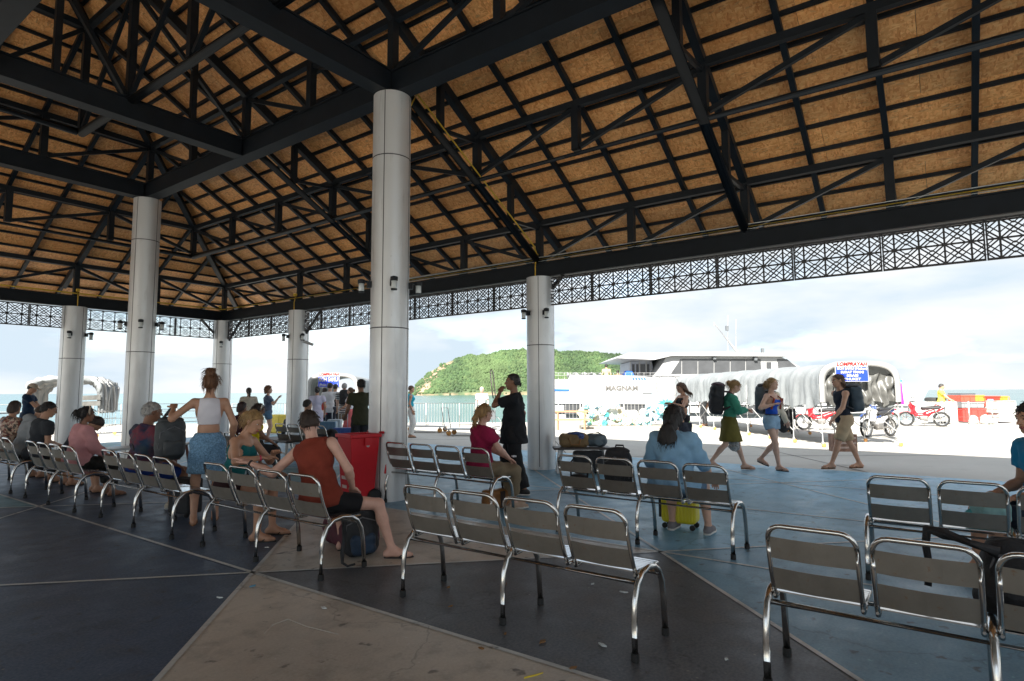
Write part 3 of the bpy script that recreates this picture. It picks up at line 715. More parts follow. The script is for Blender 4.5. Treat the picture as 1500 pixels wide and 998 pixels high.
# ================================================================== far things: hill, islet
def hill():
    D0 = 820.; xs = [596, 603, 612, 625, 645, 668, 700, 715, 735, 760, 790, 830, 870, 905, 950, 1000, 1060, 1110, 1150]
    ys = [577, 573, 562, 548, 535, 525, 522, 520, 514, 512, 515, 516, 516, 519, 524, 532, 545, 560, 577]
    nu, nv = 170, 40; V = []; F = []; cl = []
    rng = np.random.RandomState(3)
    U = np.linspace(xs[0], xs[-1], nu); Hs = np.interp(U, xs, ys)
    for i, (u, hy) in enumerate(zip(U, Hs)):
        r, z = vp(u, hy, D0); H = max(z+2.3, .5)
        for j in range(nv):
            v = j/(nv-1)*1.5                       # 0 shore, 1 ridge, 1.5 behind
            f = min(1, v)**.75 if v <= 1 else max(0, 1-(v-1)*1.4)
            bump = (math.sin(u*.13+v*5+math.sin(u*.03)*2)*.6+math.sin(u*.05-v*3+1)+.5*math.sin(u*.31+v*2))*.05*(1-abs(v-1))*(1 if v < 1 else 0)
            d = D0-120+120*v; V.append(tuple(qd(r*d/D0, d, -3+H*(f+bump*min(1, v*3))))); 
            px_ = u; py_ = 577-(577-hy)*f
            c = max(0, 1-abs((px_-(652-(py_-530)*.85))/(11+5*math.sin(py_*.5)))) if py_ > 524 else 0
            cl.append(min(1, c*2.2)*(1 if px_ < 690 else 0) + (.9 if v < .03 else 0))
    for i in range(nu-1):
        for j in range(nv-1): F.append((i*nv+j, (i+1)*nv+j, (i+1)*nv+j+1, i*nv+j+1))
    me = bpy.data.meshes.new('hill'); me.from_pydata(V, [], F)
    at = me.attributes.new('cliff', 'FLOAT', 'POINT'); at.data.foreach_set('value', cl)
    m, t, b = newmat('hillside'); a = t.nodes.new('ShaderNodeAttribute'); a.attribute_name = 'cliff'; v = coords(t)
    g_ = mixc(t, ramp2(t, noise(t, v, .05, 5), .35, .65), (.035, .06, .028), (.075, .11, .05)); rk = mixc(t, noise(t, v, .08, 6), (.22, .12, .075), (.42, .29, .21))
    mxn = t.nodes.new('ShaderNodeMath'); mxn.operation = 'MULTIPLY'; t.links.new(a.outputs['Fac'], mxn.inputs[0]); t.links.new(ramp2(t, noise(t, v, .06, 5), .38, .52), mxn.inputs[1])
    t.links.new(mixc(t, mxn.outputs[0], g_, rk), b.inputs['Base Color']); b.inputs['Roughness'].default_value = .9
    me.materials.append(m); me.polygons.foreach_set('use_smooth', [True]*len(me.polygons)); tag(link('hill', me), kind='structure')
    # the wood on it: thousands of small crowns
    ico = [(0, 0, 1), (.9, 0, .3), (.28, .85, .3), (-.73, .53, .3), (-.73, -.53, .3), (.28, -.85, .3), (.6, .5, -.4), (-.3, .75, -.4), (-.8, 0, -.4), (-.3, -.75, -.4), (.6, -.5, -.4)]
    ifs = [(0, 1, 2), (0, 2, 3), (0, 3, 4), (0, 4, 5), (0, 5, 1), (1, 6, 2), (2, 7, 3), (3, 8, 4), (4, 9, 5), (5, 10, 1), (2, 6, 7), (3, 7, 8), (4, 8, 9), (5, 9, 10), (1, 10, 6)]
    VV = np.array(V).reshape(nu, nv, 3); CC = np.array(cl).reshape(nu, nv); q = MB()
    for k_ in range(26000):
        i = rng.randint(nu-1); j = rng.rand()*(nv*.72); j0 = int(j); fi, fj = rng.rand(), j-j0
        if CC[i, j0] > .35 and rng.rand() < .93: continue
        if math.sin(VV[i, j0][0]*.05)*math.sin(VV[i, j0][2]*.13+2)+math.sin(VV[i, j0][1]*.033) > 1.25 and rng.rand() < .7: continue
        p = (VV[i, j0]*(1-fi)+VV[i+1, j0]*fi)*(1-fj)+(VV[i, j0+1]*(1-fi)+VV[i+1, j0+1]*fi)*fj
        s_ = rng.uniform(1.0, 2.2); h = rng.uniform(.8, 1.3)
        lf = math.sin(p[0]*.021+1)+math.sin(p[1]*.027+2)+math.sin((p[0]-p[1])*.06)+rng.normal()*.7; q.cur = 0 if lf < -.4 else (1 if lf < .9 else 2); s_ *= .75+.25*(lf > 0)+.5*(rng.rand() < .06); q.add([(p[0]+a_[0]*s_*rng.uniform(.75, 1.2), p[1]+a_[1]*s_, p[2]+a_[2]*s_*h+.4*s_) for a_ in ico], ifs)
    o = q.build('far_forest', [mat('leaf_dark', (.028, .055, .022), .9, 0, .3, .05), mat('leaf_mid', (.042, .078, .028), .9, 0, .3, .05), mat('leaf_light', (.062, .10, .036), .9, 0, .3, .05)])
    tag(o, 'green wood covering the headland across the water', 'forest', kind='stuff')
hill()
def islet():
    D = 5200.; q = MB(); n = 24
    top = [vp(1436+32*i/n, 571.5-4.5*math.sin(math.pi*i/n)**.6*(1-.45*i/n), D) for i in range(n+1)]
    vs = []
    for r, z in top: vs += [tuple(qd(r, D-60, -2.3)), tuple(qd(r, D, z)), tuple(qd(r, D+60, -2.3))]
    q.add(vs, [f for i in range(n) for f in ((3*i, 3*i+3, 3*i+4, 3*i+1), (3*i+1, 3*i+4, 3*i+5, 3*i+2))])
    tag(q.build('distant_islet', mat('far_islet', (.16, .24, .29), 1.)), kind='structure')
islet()
# ================================================================== the ferry at the quay
def ferry():
    D = 34.; t = thing('ferry', 'white passenger ferry with dark raked windows moored at the quay', 'ferry', tuple(qd(8, D+3, -2.3)))
    inv = t.matrix_world.inverted() if False else Matrix.Translation(-Vector(qd(8, D+3, -2.3)))
    WH = mat('ferry_white', (.37, .375, .38), .35, 0, .03, 1); GL = mat('ferry_window', (.06, .063, .068), .25, 0, .25, 1); DK = mat('ferry_dark', (.10, .11, .12), .6)
    def pz(name, pts, m, d0, th, parent=t):
        poly = [vp(x, y, D) for x, y in pts]; q = MB(); q.prism(poly, inv @ qd(0, d0, 0), RX, UPZ, -th); ob = q.build(name, m, parent); return ob
    hull = pz('hull', [(796, 556), (985, 553), (1360, 571), (1352, 586), (1326, 604), (1180, 607), (812, 602), (796, 585)], WH, D, 7.5)
    pz('keel', [(810, 601.5), (1180, 606.5), (1310, 603), (1270, 634), (815, 634)], WH, D+.25, 1.7, hull); pz('keel', [(810, 601.5), (1180, 606.5), (1310, 603), (1270, 634), (815, 634)], WH, D+5.6, 1.7, hull)
    pz('rub_rail', [(796, 588), (1330, 592), (1328, 595), (796, 591)], mat('fender_grey', (.45, .46, .47), .7), D-.12, .13, hull)
    for a, b in ((826, 880), (893, 946), (952, 1000), (1062, 1115)):
        pz('lower_window', [(a, 593), (b, 593), (b, 607), (a, 607)], GL, D-.03, .06, hull)
    sup = pz('superstructure', [(962, 553.5), (981, 519.5), (1120, 519), (1150, 522), (1185, 541), (1240, 556), (1300, 567.5)], WH, D+.5, 6.5)
    pz('roof', [(904, 524.5), (922, 516.5), (1060, 515.5), (1150, 517.5), (1158, 522), (985, 521), (960, 527)], WH, D+.15, 7.2)
    # raked window band, one pane after the other
    xs0 = [985, 1002, 1026, 1050, 1074, 1097, 1121]
    for i in range(6):
        a, b = xs0[i], xs0[i+1]
        ta = 1000 if i == 0 else a; pz('window', [(a+.6, 547.5), (ta+.6, 525.5), (b-.6 if i < 5 else 1119, 525.5), (b-.6, 547)], GL, D+.46, .05, sup)
    pz('window', [(1128, 530), (1135, 530), (1135, 539), (1128, 539)], GL, D+.46, .05, sup); pz('window', [(1144, 525.5), (1158, 525.5), (1179, 541.5), (1146, 543.5)], GL, D+.46, .05, sup)
    pz('rail_board', [(962, 549.4), (1180, 549.4), (1180, 551), (962, 551)], mat('rail_grey', (.35, .36, .37), .6), D+.42, .05, sup)  # plain grey strip along the superstructure below the windows
    cab = pz('aft_cabin', [(936, 552), (936, 527), (968, 526), (972, 552)], mat('cabin_blue_grey', (.35, .38, .45), .5), D+2.2, 3.8)
    for a, b in ((937.5, 941), (943.5, 947), (950, 957.5), (960, 964)): pz('cabin_window', [(a, 531), (b, 531), (b, 548), (a, 548)], GL, D+2.17, .05, cab)
    for x in (934, 948.6, 958.8, 966): pz('cabin_post', [(x-.8, 527), (x+.8, 527), (x+.8, 552), (x-.8, 552)], WH, D+2.1, .06, cab)
    # aft deck: bulwark with rails and life raft drums, blue covers
    pz('bulwark', [(832, 556), (836, 549), (935, 551), (962, 553), (962, 556)], WH, D+.05, .12)
    for x in range(800, 986, 9):
        r0, z0 = vp(x, 556, D); r1, z1 = vp(x, 546.5, D); q = MB(); q.tube([inv @ qd(r0, D+.1, z0), inv @ qd(r1, D+.1, z1)], .018, 5); q.build('stanchion', WH, t)
    for y in (546.5, 550):
        r0, z0 = vp(800, y, D); r1, z1 = vp(985, y, D); q = MB(); q.tube([inv @ qd(r0, D+.1, z0), inv @ qd(r1, D+.1, z1)], .016, 5); q.build('deck_rail', WH, t)
    for x, y in ((838, 549), (851, 549), (864, 548.5), (877, 549.5)):
        r, z = vp(x, y, D); q = MB(); c = inv @ qd(r, D+.7, z); q.tube([c-RX*.22, c+RX*.22], .17, 12); q.build('life_raft', WH, t, True)
    BL = mat('blue_cover', (.01, .10, .55), .6)
    pz('blue_cover', [(920, 546), (924, 542), (931, 543), (935, 551), (922, 552.5)], BL, D+1, .8)
    pz('blue_cover', [(812, 570), (834, 570.5), (833, 573), (812, 573)], BL, D-.04, .05, hull)
    for i in range(5): pz('blue_stripe', [(927+i*4.2, 556.5), (929.3+i*4.2, 556.5), (928.3+i*4.2, 553.4), (926+i*4.2, 553.4)], BL, D-.03, .04, hull)
    GR = mat('faded_grey_lettering', (.12, .115, .11), .7, 0, .3, 6)
    for s_, x0, x1, y, sz in (('MAGNAM', 887, 934, 569, .36), ('LOMPRAYAH', 988, 1092, 568, .42)):
        r0, z = vp(x0, y, D); r1, _ = vp(x1, y, D); letters(s_, sz, GR, hull, inv @ qd((r0+r1)/2, D-.035, z), RX, UPZ, .012, 0, r1-r0)
    pz('hull_hatch', [(941, 575.5), (963, 575.5), (963, 576.6), (941, 576.6)], DK, D-.03, .04, hull)
    r0, z0 = vp(1080, 516, D+3); r1, z1 = vp(1046, 474, D+3); q = MB(); q.tube([inv @ qd(r0, D+3, z0), inv @ qd(r1, D+3, z1)], [.10, .04], 8); q.build('mast', mat('mast_grey', (.25, .25, .25), .5), t)
    for x, y0, y1 in ((1066, 516, 462), (1078, 516, 468), (1117, 518, 512), (1046, 477, 472), (1104, 520, 508)):
        r0, z0 = vp(x, y0, D+3); r1, z1 = vp(x, y1, D+3); q = MB(); q.tube([inv @ qd(r0, D+3, z0), inv @ qd(r1, D+3, z1)], .03, 6); q.build('antenna', WH, t)
    for x, y in ((1065, 481), (1117, 514), (1046, 523), (1106, 524.5)):
        r, z = vp(x, y, D+3 if y < 520 else D+.4); q = MB(); q.box(inv @ qd(r, D+3 if y < 520 else D+.35, z), (.16, .16, .3), YAW); q.build('mast_light', DK, t)
    return t
ferry()
# ================================================================== canopy tunnels on wheeled frames
TARP = mat('silver_tarpaulin', (.19, .205, .215), .6, 0., .14, 2.5, .25, 18); TARPD = mat('dark_tarpaulin', (.10, .10, .095), .38, .1, .3, 5, .2, 20); TARPW = mat('pale_tarpaulin', (.30, .30, .295), .5, 0, .06, 4)
WHEELM = mat('orange_caster', (.55, .26, .07), .5); WTUBE = mat('white_tube', (.38, .38, .375), .4)
def arch(w, z0, z1, zt, n=22):
    pts = [(-w/2, z0), (-w/2, z0+(z1-z0)*.5)]
    for i in range(n+1):
        a = math.pi*(1-i/n); c_, s_ = math.cos(a), math.sin(a); pts.append((math.copysign(abs(c_)**.58, c_)*w/2, z1+(zt-z1)*abs(s_)**.62))
    return pts + [(w/2, z0+(z1-z0)*.5), (w/2, z0)]
def caster_leg(parent, p, ztop, wheel=.055):
    q = MB(); q.tube([(p[0], p[1], .14), (p[0], p[1], ztop)], .016, 6); q.box((p[0], p[1], .12), (.05, .05, .04)); lg = q.build('frame_leg', WTUBE, parent)
    q = MB(); q.lathe([(wheel*.5, -.014), (wheel, -.012), (wheel, .012), (wheel*.5, .014)], (p[0]+.03, p[1], wheel), 12, (0, 1, 0)); q.build('caster', WHEELM, lg, True)
def tunnel(name, label, r0, d0, r1, d1, w, zt, z0, folds, curtain, seed, step=1.45):
    A_, B_ = qd(r0, d0), qd(r1, d1); ax = (B_-A_); Ln = ax.length; ax.normalize()
    t = thing(name, label, 'canopy tunnel', tuple(A_), math.atan2(ax.y, ax.x)-math.pi/2)      # local +y runs into the tunnel, +x to the right
    rng = random.Random(seed); ny = max(24, int(Ln*14)); prof = arch(w, z0, 1.62, zt); npz = len(prof); vs = []
    for th in (0, 1):
        for i in range(ny+1):
            y = Ln*i/ny; ph = y/step; bay = abs((ph % 1)-.5)*2           # 1 at a hoop, 0 between two hoops
            sag = .03*(1-bay*bay)
            for k_, (x, z) in enumerate(prof):
                side = 1-min(1, max(0, (z-1.2)/(zt-1.2)))
                f = folds*side*(math.sin(y*9.5+k_*.05+1.5*math.sin(y*1.7))+.8*math.sin(y*21+seed+2*math.sin(y*2.3+z*2))+.6*math.sin(y*15.3+z*5)+.4*math.sin(z*14+y*6))
                nx_ = math.copysign(1, x) if abs(x) > .15*w else 0
                zz_ = z - sag*(1-side) + (.05*math.sin(y*7.1+seed)+.03*math.sin(y*17) if z <= z0+.02 else 0)
                vs.append((x+nx_*(f*.5-.03*(1-bay))-nx_*.012*th, y, zz_-.012*th))
    N = (ny+1)*npz; fs = []
    for i in range(ny):
        for k_ in range(npz-1): a = i*npz+k_; fs += [(a, a+1, a+npz+1, a+npz), (N+a, N+a+npz, N+a+npz+1, N+a+1)]
    q = MB(); q.add(vs, fs); q.build('tarpaulin', TARP, t, True)
    nh = int(Ln/step)+1
    for h in range(nh):
        y = .04+h*step
        q = MB(); q.tube([(x*.97, y, z-.03) for x, z in prof], .018, 6); q.build('hoop', WTUBE, t, True)
        for sx in (-1, 1):
            caster_leg(t, (sx*w*.485, y), z0+.1)
            if h+1 < nh:
                for u in (0, 1):
                    q = MB(); q.tube([(sx*w*.485, y, .35+u*.75), (sx*w*.485, y+step, 1.10-u*.75)], .011, 5); q.build('scissor_bar', WTUBE, t)
    # pale end band
    outp = arch(w+.04, z0+.12, 1.64, zt+.03); inn = arch(w-.22, z0+.12, 1.56, zt-.10); n_ = len(outp); q = MB(); vv = []
    for y in (-.05, .03):
        vv += [(x, y, z) for x, z in outp] + [(x, y, z) for x, z in inn]
    fs = []
    for k_ in range(n_-1): fs += [(k_, n_+k_, n_+k_+1, k_+1), (2*n_+k_, 2*n_+k_+1, 3*n_+k_+1, 3*n_+k_), (k_, k_+1, 2*n_+k_+1, 2*n_+k_), (n_+k_, 3*n_+k_, 3*n_+k_+1, n_+k_+1)]
    q.add(vv, fs); q.build('end_band', TARPW, t, True)
    if curtain:      # dark cloth gathered across the mouth in hanging swags
        nxp, nzp = 90, 22; vs = []
        for th in (0, 1):
            for i in range(nxp+1):
                u = i/nxp; x = (u-.5)*(w-.16)
                top = 1.99 - .10*abs(math.sin(u*math.pi*5)); bot = z0-.02+.16*abs(math.sin(u*math.pi*4.5+.4))
                for j in range(nzp+1):
                    v = j/nzp; z = top+(bot-top)*v
                    y = .10+.055*math.sin(u*62+1.5*math.sin(v*4))*(.3+v)+.05*math.sin(u*23+v*5)+.03*math.sin(v*11+u*14) + .012*th
                    vs.append((x, y, z))
        N = (nxp+1)*(nzp+1); fs = []
        for i in range(nxp):
            for j in range(nzp): a = i*(nzp+1)+j; fs += [(a, a+1, a+nzp+2, a+nzp+1), (N+a, N+a+nzp+1, N+a+nzp+2, N+a+1)]
        q = MB(); q.add(vs, fs); q.build('dark_curtain', TARPD, t, True)
    return t
tun1 = tunnel('canopy_tunnel', 'long silver tarpaulin canopy tunnel with dark swagged mouth, motorbikes parked beside it', 9.25, 15.9, 8.55, 27.6, 2.18, 2.24, 1.06, .07, True, 1)
r2, _ = vp(488, 560, 23.5)
tun2 = tunnel('canopy_tunnel', 'grey tarpaulin canopy tunnel with people queuing into its open mouth', r2, 23.5, r2-.5, 28.6, 1.95, 2.22, 1.15, .05, False, 5)
def folded(name, label, px_, D):
    """a tunnel pushed together like a concertina: many hoops of slack cloth close behind one another"""
    r, _ = vp(px_, 600, D); t = thing(name, label, 'canopy tunnel', tuple(qd(r, D)), YAW-math.pi/2+.15)
    rng = random.Random(4); q = MB()
    for h in range(11):
        y = h*.10; w = 2.42+.10*math.sin(h*2.1); zt = 2.06+.05*math.sin(h*1.7); pr = arch(w, .80+.1*rng.random(), 1.5, zt, 26)
        pts = [(x*(1+.02*math.sin(k_*1.3+h)), y+.05*math.sin(k_*.7+h), z+.025*math.sin(k_*1.9+h*2)) for k_, (x, z) in enumerate(pr)]
        q.cur = 0 if h % 3 else 1
        inn = [(x*.84, yy+.08, z-.17 if z > 1.45 else z) for x, yy, z in pts]; mid = [(x*1.02, yy+.06, z+.02) for x, yy, z in pts]
        n_ = len(pts); q.add(pts+mid+inn, [f for k_ in range(n_-1) for f in ((k_, k_+1, n_+k_+1, n_+k_), (n_+k_, n_+k_+1, 2*n_+k_+1, 2*n_+k_), (k_, 2*n_+k_, 2*n_+k_+1, k_+1))])
    q.build('folded_tarpaulin', [TARPW, TARP], t, True)
    for sx in (-1, 1):
        q = MB()
        for s_ in range(7):
            q.tube([(sx*1.12+.05*math.sin(s_), .03+s_*.2, 1.15), (sx*1.1, .03+s_*.2, .12)], .016, 5)
        q.build('frame_leg', WTUBE, t)
        for zz_ in (.35, .62, .9): q = MB(); q.bar((sx*1.1, 0, zz_), (sx*1.1, 1.3, zz_), .02); q.bar((sx*.85, 0, zz_), (sx*1.3, .02, zz_), .02); q.build('frame_bar', WTUBE, t)
        for s_ in (0, 6): q = MB(); q.lathe([(.03, -.014), (.06, -.012), (.06, .012), (.03, .014)], (sx*1.1, .03+s_*.2, .06), 12, (0, 1, 0)); q.build('caster', WHEELM, t)
    for z_ in (1.15, 1.35): q = MB(); q.bar((.62, -.06, z_), (1.2, -.05, z_+.02), .05, .16); q.build('dark_flap', TARPD, t)
    return t
folded('folded_canopy', 'pushed-together concertina of pale tarpaulin hoops standing by the water', 92, 20.5)
# signs on the tunnels
BLUE = mat('sign_blue', (.012, .045, .52), .4, 0, .05); REDL = mat('sign_red', (.45, .008, .008), .45, 0, .05); SWH = mat('sign_white', (.45, .45, .44), .45, 0, .03); SYE = mat('sign_cream', (.55, .50, .24), .45, 0, .03)
def sign(label, xa, xb, ya, yb, D, lines, D2):
    ra, zb = vp(xa, yb, D); rb, za = vp(xb, ya, D); w, h = rb-ra, za-zb; c = qd((ra+rb)/2, D, (za+zb)/2)
    t = thing('destination_sign', label, 'sign', tuple(qd((ra+rb)/2, D, zb))); o = Vector((0, 0, h/2))
    def brd(name, w_, h_, z_, off, m): q = MB(); q.prism([(-w_/2, -h_/2), (w_/2, -h_/2), (w_/2, h_/2), (-w_/2, h_/2)], Vector((0, 0, z_)) - DX*off, RX, UPZ, -.02); return q.build(name, m, t)
    brd('sign_edge', w+.03, h+.03, h/2, .02, SWH); b = brd('sign_board', w, h, h/2, .027, BLUE)
    hh = h/sum(l[1] for l in lines); z = h
    for s_, wt, frac, m in lines:
        z -= hh*wt; letters(s_, hh*wt*.92, m, b, Vector((0, 0, z+hh*wt/2)) - DX*.036, RX, UPZ, .0022, .10, w*frac)
    top = brd('name_board', w*1.02, h*.30, h+h*.19, .022, SWH); letters('LOMPRAYAH', h*.34, REDL, top, Vector((0, 0, h+h*.19)) - DX*.032, RX, UPZ, .004, .2, w*.96)
    for sx in (-1, 1):
        q = MB(); q.bar(RX*(sx*w*.4) + Vector((0, 0, h*.2)), RX*(sx*w*.4) + DX*(D2-D) + Vector((0, 0, -.05)), .025); q.build('bracket', WTUBE, t)
    return t
sign('blue destination sign reading KOH SAMUI, SURAT THANI, KRABI and PHUKET', 1224.5, 1270, 537.5, 558.5, 15.75, [('KOH SAMUI (Nathon)', 1, .94, SWH), ('SURAT THANI', 1, .72, SYE), ('KRABI', .9, .36, SYE), ('PHUKET', 1, .52, SWH)], 15.95)
sign('blue destination sign reading KOH SAMUI (Pralan / Maenam)', 466.5, 497, 551.5, 567, 23.2, [('KOH SAMUI', 1.3, .94, SYE), ('(Pralan / Maenam)', .8, .88, SWH)], 23.5)
# ================================================================== motorbikes
TYRE = mat('tyre', (.02, .02, .02), .8); CHROME = mat('chrome', (.6, .6, .6), .18, 1.); ENG = mat('engine_grey', (.22, .21, .20), .45, .7, .3, 12); SEATB = mat('black_vinyl', (.02, .02, .022), .5)
def motorbike(label, pxc, pyb, face, body, accent, D=None):
    """face = +1: front wheel to the left in the picture; local x forward, y left, z up"""
    p = gp(pxc, pyb); t = thing('motorbike', label, 'motorbike', tuple(p), face, 'motorbikes parked on the pier')
    PB = mat('bike_'+body[0], body[1], .25, 0, .05, 4, spec=.6); PA = mat('bike_'+accent[0], accent[1], .3, 0, .05)
    for nm, x in (('front_wheel', .62), ('rear_wheel', -.60)):
        q = MB(); q.tube([(x+.265*math.cos(R(a)), 0, .29+.265*math.sin(R(a))) for a in range(0, 360, 15)], .036, 8, True); w = q.build(nm, TYRE, t, True)
        q = MB(); q.tube([(x+.225*math.cos(R(a)), 0, .29+.225*math.sin(R(a))) for a in range(0, 360, 15)], .016, 6, True); q.lathe([(.045, -.05), (.05, 0), (.045, .05)], (x, 0, .29), 10, (0, 1, 0))
        for a in range(0, 360, 36): q.bar((x, .0, .29), (x+.22*math.cos(R(a)), 0, .29+.22*math.sin(R(a))), .022, .012)
        q.build('rim', CHROME, w)
        q = MB(); pts = [(x+.315*math.cos(R(a)), .29+.315*math.sin(R(a))) for a in (range(35, 150, 15) if x > 0 else range(20, 120, 15))]
        for (a0, b0), (a1, b1) in zip(pts, pts[1:]): q.bar((a0, 0, b0), (a1, 0, b1), .10, .012, (0, 0, 1))
        q.build('mudguard', PB if x > 0 else SEATB, t)
    q = MB()
    for s_ in (-.07, .07): q.tube([(.62, s_, .29), (.47, s_*.8, .86)], .02, 8)
    q.build('fork', CHROME, t)
    V, F = blob([rc((.46, 0, .90), (.28, 0, .50), .085, .07), bx((.36, 0, .68), (.045, .17, .20), .03, Matrix.Rotation(-.35, 3, 'Y')), rc((.25, 0, .45), (-.15, 0, .48), .075, .09), rc((-.1, 0, .52), (-.62, 0, .72), .10, .06)], .022, .06)
    link('fairing', npmesh('fairing', V, F, PB), t)
    V, F = blob([rc((.02, 0, .73), (-.55, 0, .79), .075, .065), bx((-.25, 0, .75), (.32, .12, .035), .03)], .022, .03); link('seat', npmesh('seat', V, F, SEATB), t)
    V, F = blob([bx((.0, 0, .33), (.15, .10, .10), .04), rc((.1, 0, .36), (.26, 0, .40), .07, .06)], .022, .02); link('engine', npmesh('engine', V, F, ENG), t)
    q = MB(); q.tube([(.2, -.12, .30), (-.1, -.14, .22), (-.3, -.15, .27), (-.75, -.15, .40)], [.02, .02, .045, .05], 8); q.build('exhaust', CHROME, t, True)
    q = MB(); q.bar((-.05, .09, .30), (-.60, .09, .29), .03, .05); q.bar((-.35, .11, .70), (-.58, .10, .32), .035); q.bar((-.35, -.11, .70), (-.58, -.10, .32), .035); q.build('swing_arm', ENG, t)
    q = MB(); q.tube([(.36, .34, 1.0), (.42, .2, 1.0), (.45, 0, .97), (.42, -.2, 1.0), (.36, -.34, 1.0)], .014, 6); hb = q.build('handlebar', ENG, t)
    for s_ in (-1, 1):
        q = MB(); q.tube([(.38, s_*.26, 1.0), (.36, s_*.30, 1.16)], .007, 5); q.ell((.35, s_*.31, 1.19), (.015, .06, .04), 8, 6); q.build('mirror', SEATB, hb)
        q = MB(); q.tube([(.38, s_*.24, 1.0), (.33, s_*.36, 1.0)], .02, 6); q.build('grip', SEATB, hb)
    q = MB(); q.ell((.54, 0, .92), (.05, .09, .07), 10, 8); q.build('headlight', mat('headlight_glass', (.7, .72, .72), .1), t, True)
    q = MB(); q.box((-.70, 0, .74), (.05, .12, .06)); q.build('tail_light', PA, t); q = MB(); q.box((-.78, 0, .55), (.01, .16, .11)); q.build('number_plate', SWH, t)
    q = MB(); q.bar((-.05, .1, .30), (.03, .26, .02), .02); q.build('side_stand', ENG, t)
    return t
RED_ = ('red', (.50, .012, .02)); BLK = ('black', (.02, .02, .025)); GRY = ('silver', (.42, .42, .42)); BLU = ('dark_blue', (.02, .05, .18))
left_ = math.atan2(-RX.y, -RX.x)
motorbike('red motorbike parked alone by the white rail near the crates', 1354, 624.5, left_-.5, RED_, BLK)
motorbike('red motorbike behind the tunnel legs, partly hidden by the man in navy tank top', 1204, 630, left_-.35, RED_, GRY)
motorbike('silver motorbike under the mouth of the canopy tunnel', 1288, 640, left_+.45, GRY, RED_)
motorbike('black motorbike among the legs of the canopy tunnel', 1158, 634, left_+1.2, BLK, RED_)
motorbike('dark blue motorbike behind the silver one', 1290, 628, left_+.2, BLU, RED_)
# ================================================================== pier rails, crates, carts, decoration
def railing(label, r0, d0, r1, d1, n, H=1.0, bars=True, m=WTUBE, mesh_bars=6):
    A_, B_ = qd(r0, d0), qd(r1, d1); t = thing('railing', label, 'railing', tuple((A_+B_)/2)); o = (A_+B_)/2
    for i in range(n+1):
        p = A_.lerp(B_, i/n)-o; q = MB(); q.tube([p, p+UPZ*H], .024, 8); q.build('post', m, t, True)
    for z in ([H, H*.12] if bars else [H, H*.66, H*.33]): q = MB(); q.tube([A_-o+UPZ*z, B_-o+UPZ*z], .02, 8); q.build('rail', m, t, True)
    if bars:
        for i in range(n):
            for k_ in range(1, mesh_bars):
                p = A_.lerp(B_, (i+k_/mesh_bars)/n)-o; q = MB(); q.tube([p+UPZ*H*.12, p+UPZ*H], .009, 5); q.build('bar', m, t)
    return t
def rr_(x, D): return vp(x, 600, D)[0]
railing('white barred rail along the quay behind the luggage trolleys', rr_(600, 26), 26, rr_(698, 25.4), 25.4, 4, 1.02)
railing('white barred rail along the quay behind the flower display', rr_(818, 28), 28, rr_(1010, 28), 28, 6, 1.05)
railing('white two-bar rail beside the red motorbike and the crates', rr_(1322, 26.5), 26.5, rr_(1488, 25), 25, 5, 1.0, False)
railing('pale rail at the water behind the folded canopy', rr_(-30, 28), 28, rr_(300, 28.5), 28.5, 8, 1.0, False)
railing('thin rail at the pier edge behind the queue', rr_(340, 27.5), 27.5, rr_(470, 27), 27, 5, 1.0, True)
# brown-posted handrail at the end of the pavilion
t = thing('handrail', 'steel handrail with brown posts along the far end of the pavilion floor', 'railing', (8, 20.6, 0))
BRW = mat('brown_post', (.13, .07, .05), .6)
for x in (-2.6, -1.2, .3, 1.8, 3.3): q = MB(); q.tube([(x, 0, 0), (x, 0, .98)], .028, 8); q.build('post', BRW, t, True)
for z in (.98, .55): q = MB(); q.tube([(-3.6, 0, z), (4.2, 0, z)], .02, 8); q.build('rail', GALV, t, True)
def crate(label, x0, x1, y0, y1, D, col, depth=.8):
    ra, zb = vp(x0, y1, D); rb, za = vp(x1, y0, D); m = mat('crate_'+col[0], col[1], .5, 0, .1, 3)
    t = thing('plastic_crate', label, 'crate', tuple(qd((ra+rb)/2, D, max(zb, 0))), YAW-math.pi/2, 'crates stacked at the quay edge'); w, h = rb-ra, za-max(zb, 0)
    q = MB(); T = .03
    q.box((0, depth/2, T/2), (w, depth, T))
    for sx in (-1, 1): q.box((sx*(w/2-T/2), depth/2, h/2+T/2), (T, depth, h-T))
    for y in (T/2, depth-T/2): q.box((0, y, h/2+T/2), (w-2*T-.002, T, h-T))
    b = q.build('walls', m, t); q = MB(); q.box((0, -.012, h-.03), (w+.04, .025, .06)); q.box((0, depth+.012, h-.03), (w+.04, .025, .06)); q.build('rim', m, t)
    for k_ in range(max(2, int(w/.28))): q = MB(); q.box((-w/2+.14+k_*.28, -.012, h/2), (.02, .02, h*.8)); q.build('rib', m, t)
    return t
CD = 27.2
crate('dark-lidded red crate on the crate stack, nearest the man in yellow shirt', 1408, 1428, 579, 588.5, CD, ('red', (.58, .07, .04)))
crate('orange crate between the two red crates', 1429, 1441, 579, 588.5, CD, ('orange', (.72, .22, .03)))
crate('long bright red crate with a blue sticker on the stack', 1442, 1464.5, 580.5, 595, CD, ('bright_red', (.68, .035, .02)))
crate('small orange crate at the end of the red ones', 1465, 1476, 580.5, 588.5, CD, ('orange', (.72, .22, .03)))
crate('grey crate under the dark-lidded red crate', 1409, 1441, 589, 597.5, CD, ('grey', (.20, .21, .22)))
crate('deep red bottom crate behind the ice sacks', 1411, 1463, 598, 617.5, CD, ('deep_red', (.42, .05, .04)))
crate('white insulated box below a second one', 1464, 1487, 606, 617.5, CD-.6, ('white', (.52, .51, .47)))
crate('white insulated box stacked on another', 1461, 1486, 587, 605, CD-.6, ('white', (.52, .51, .47)))
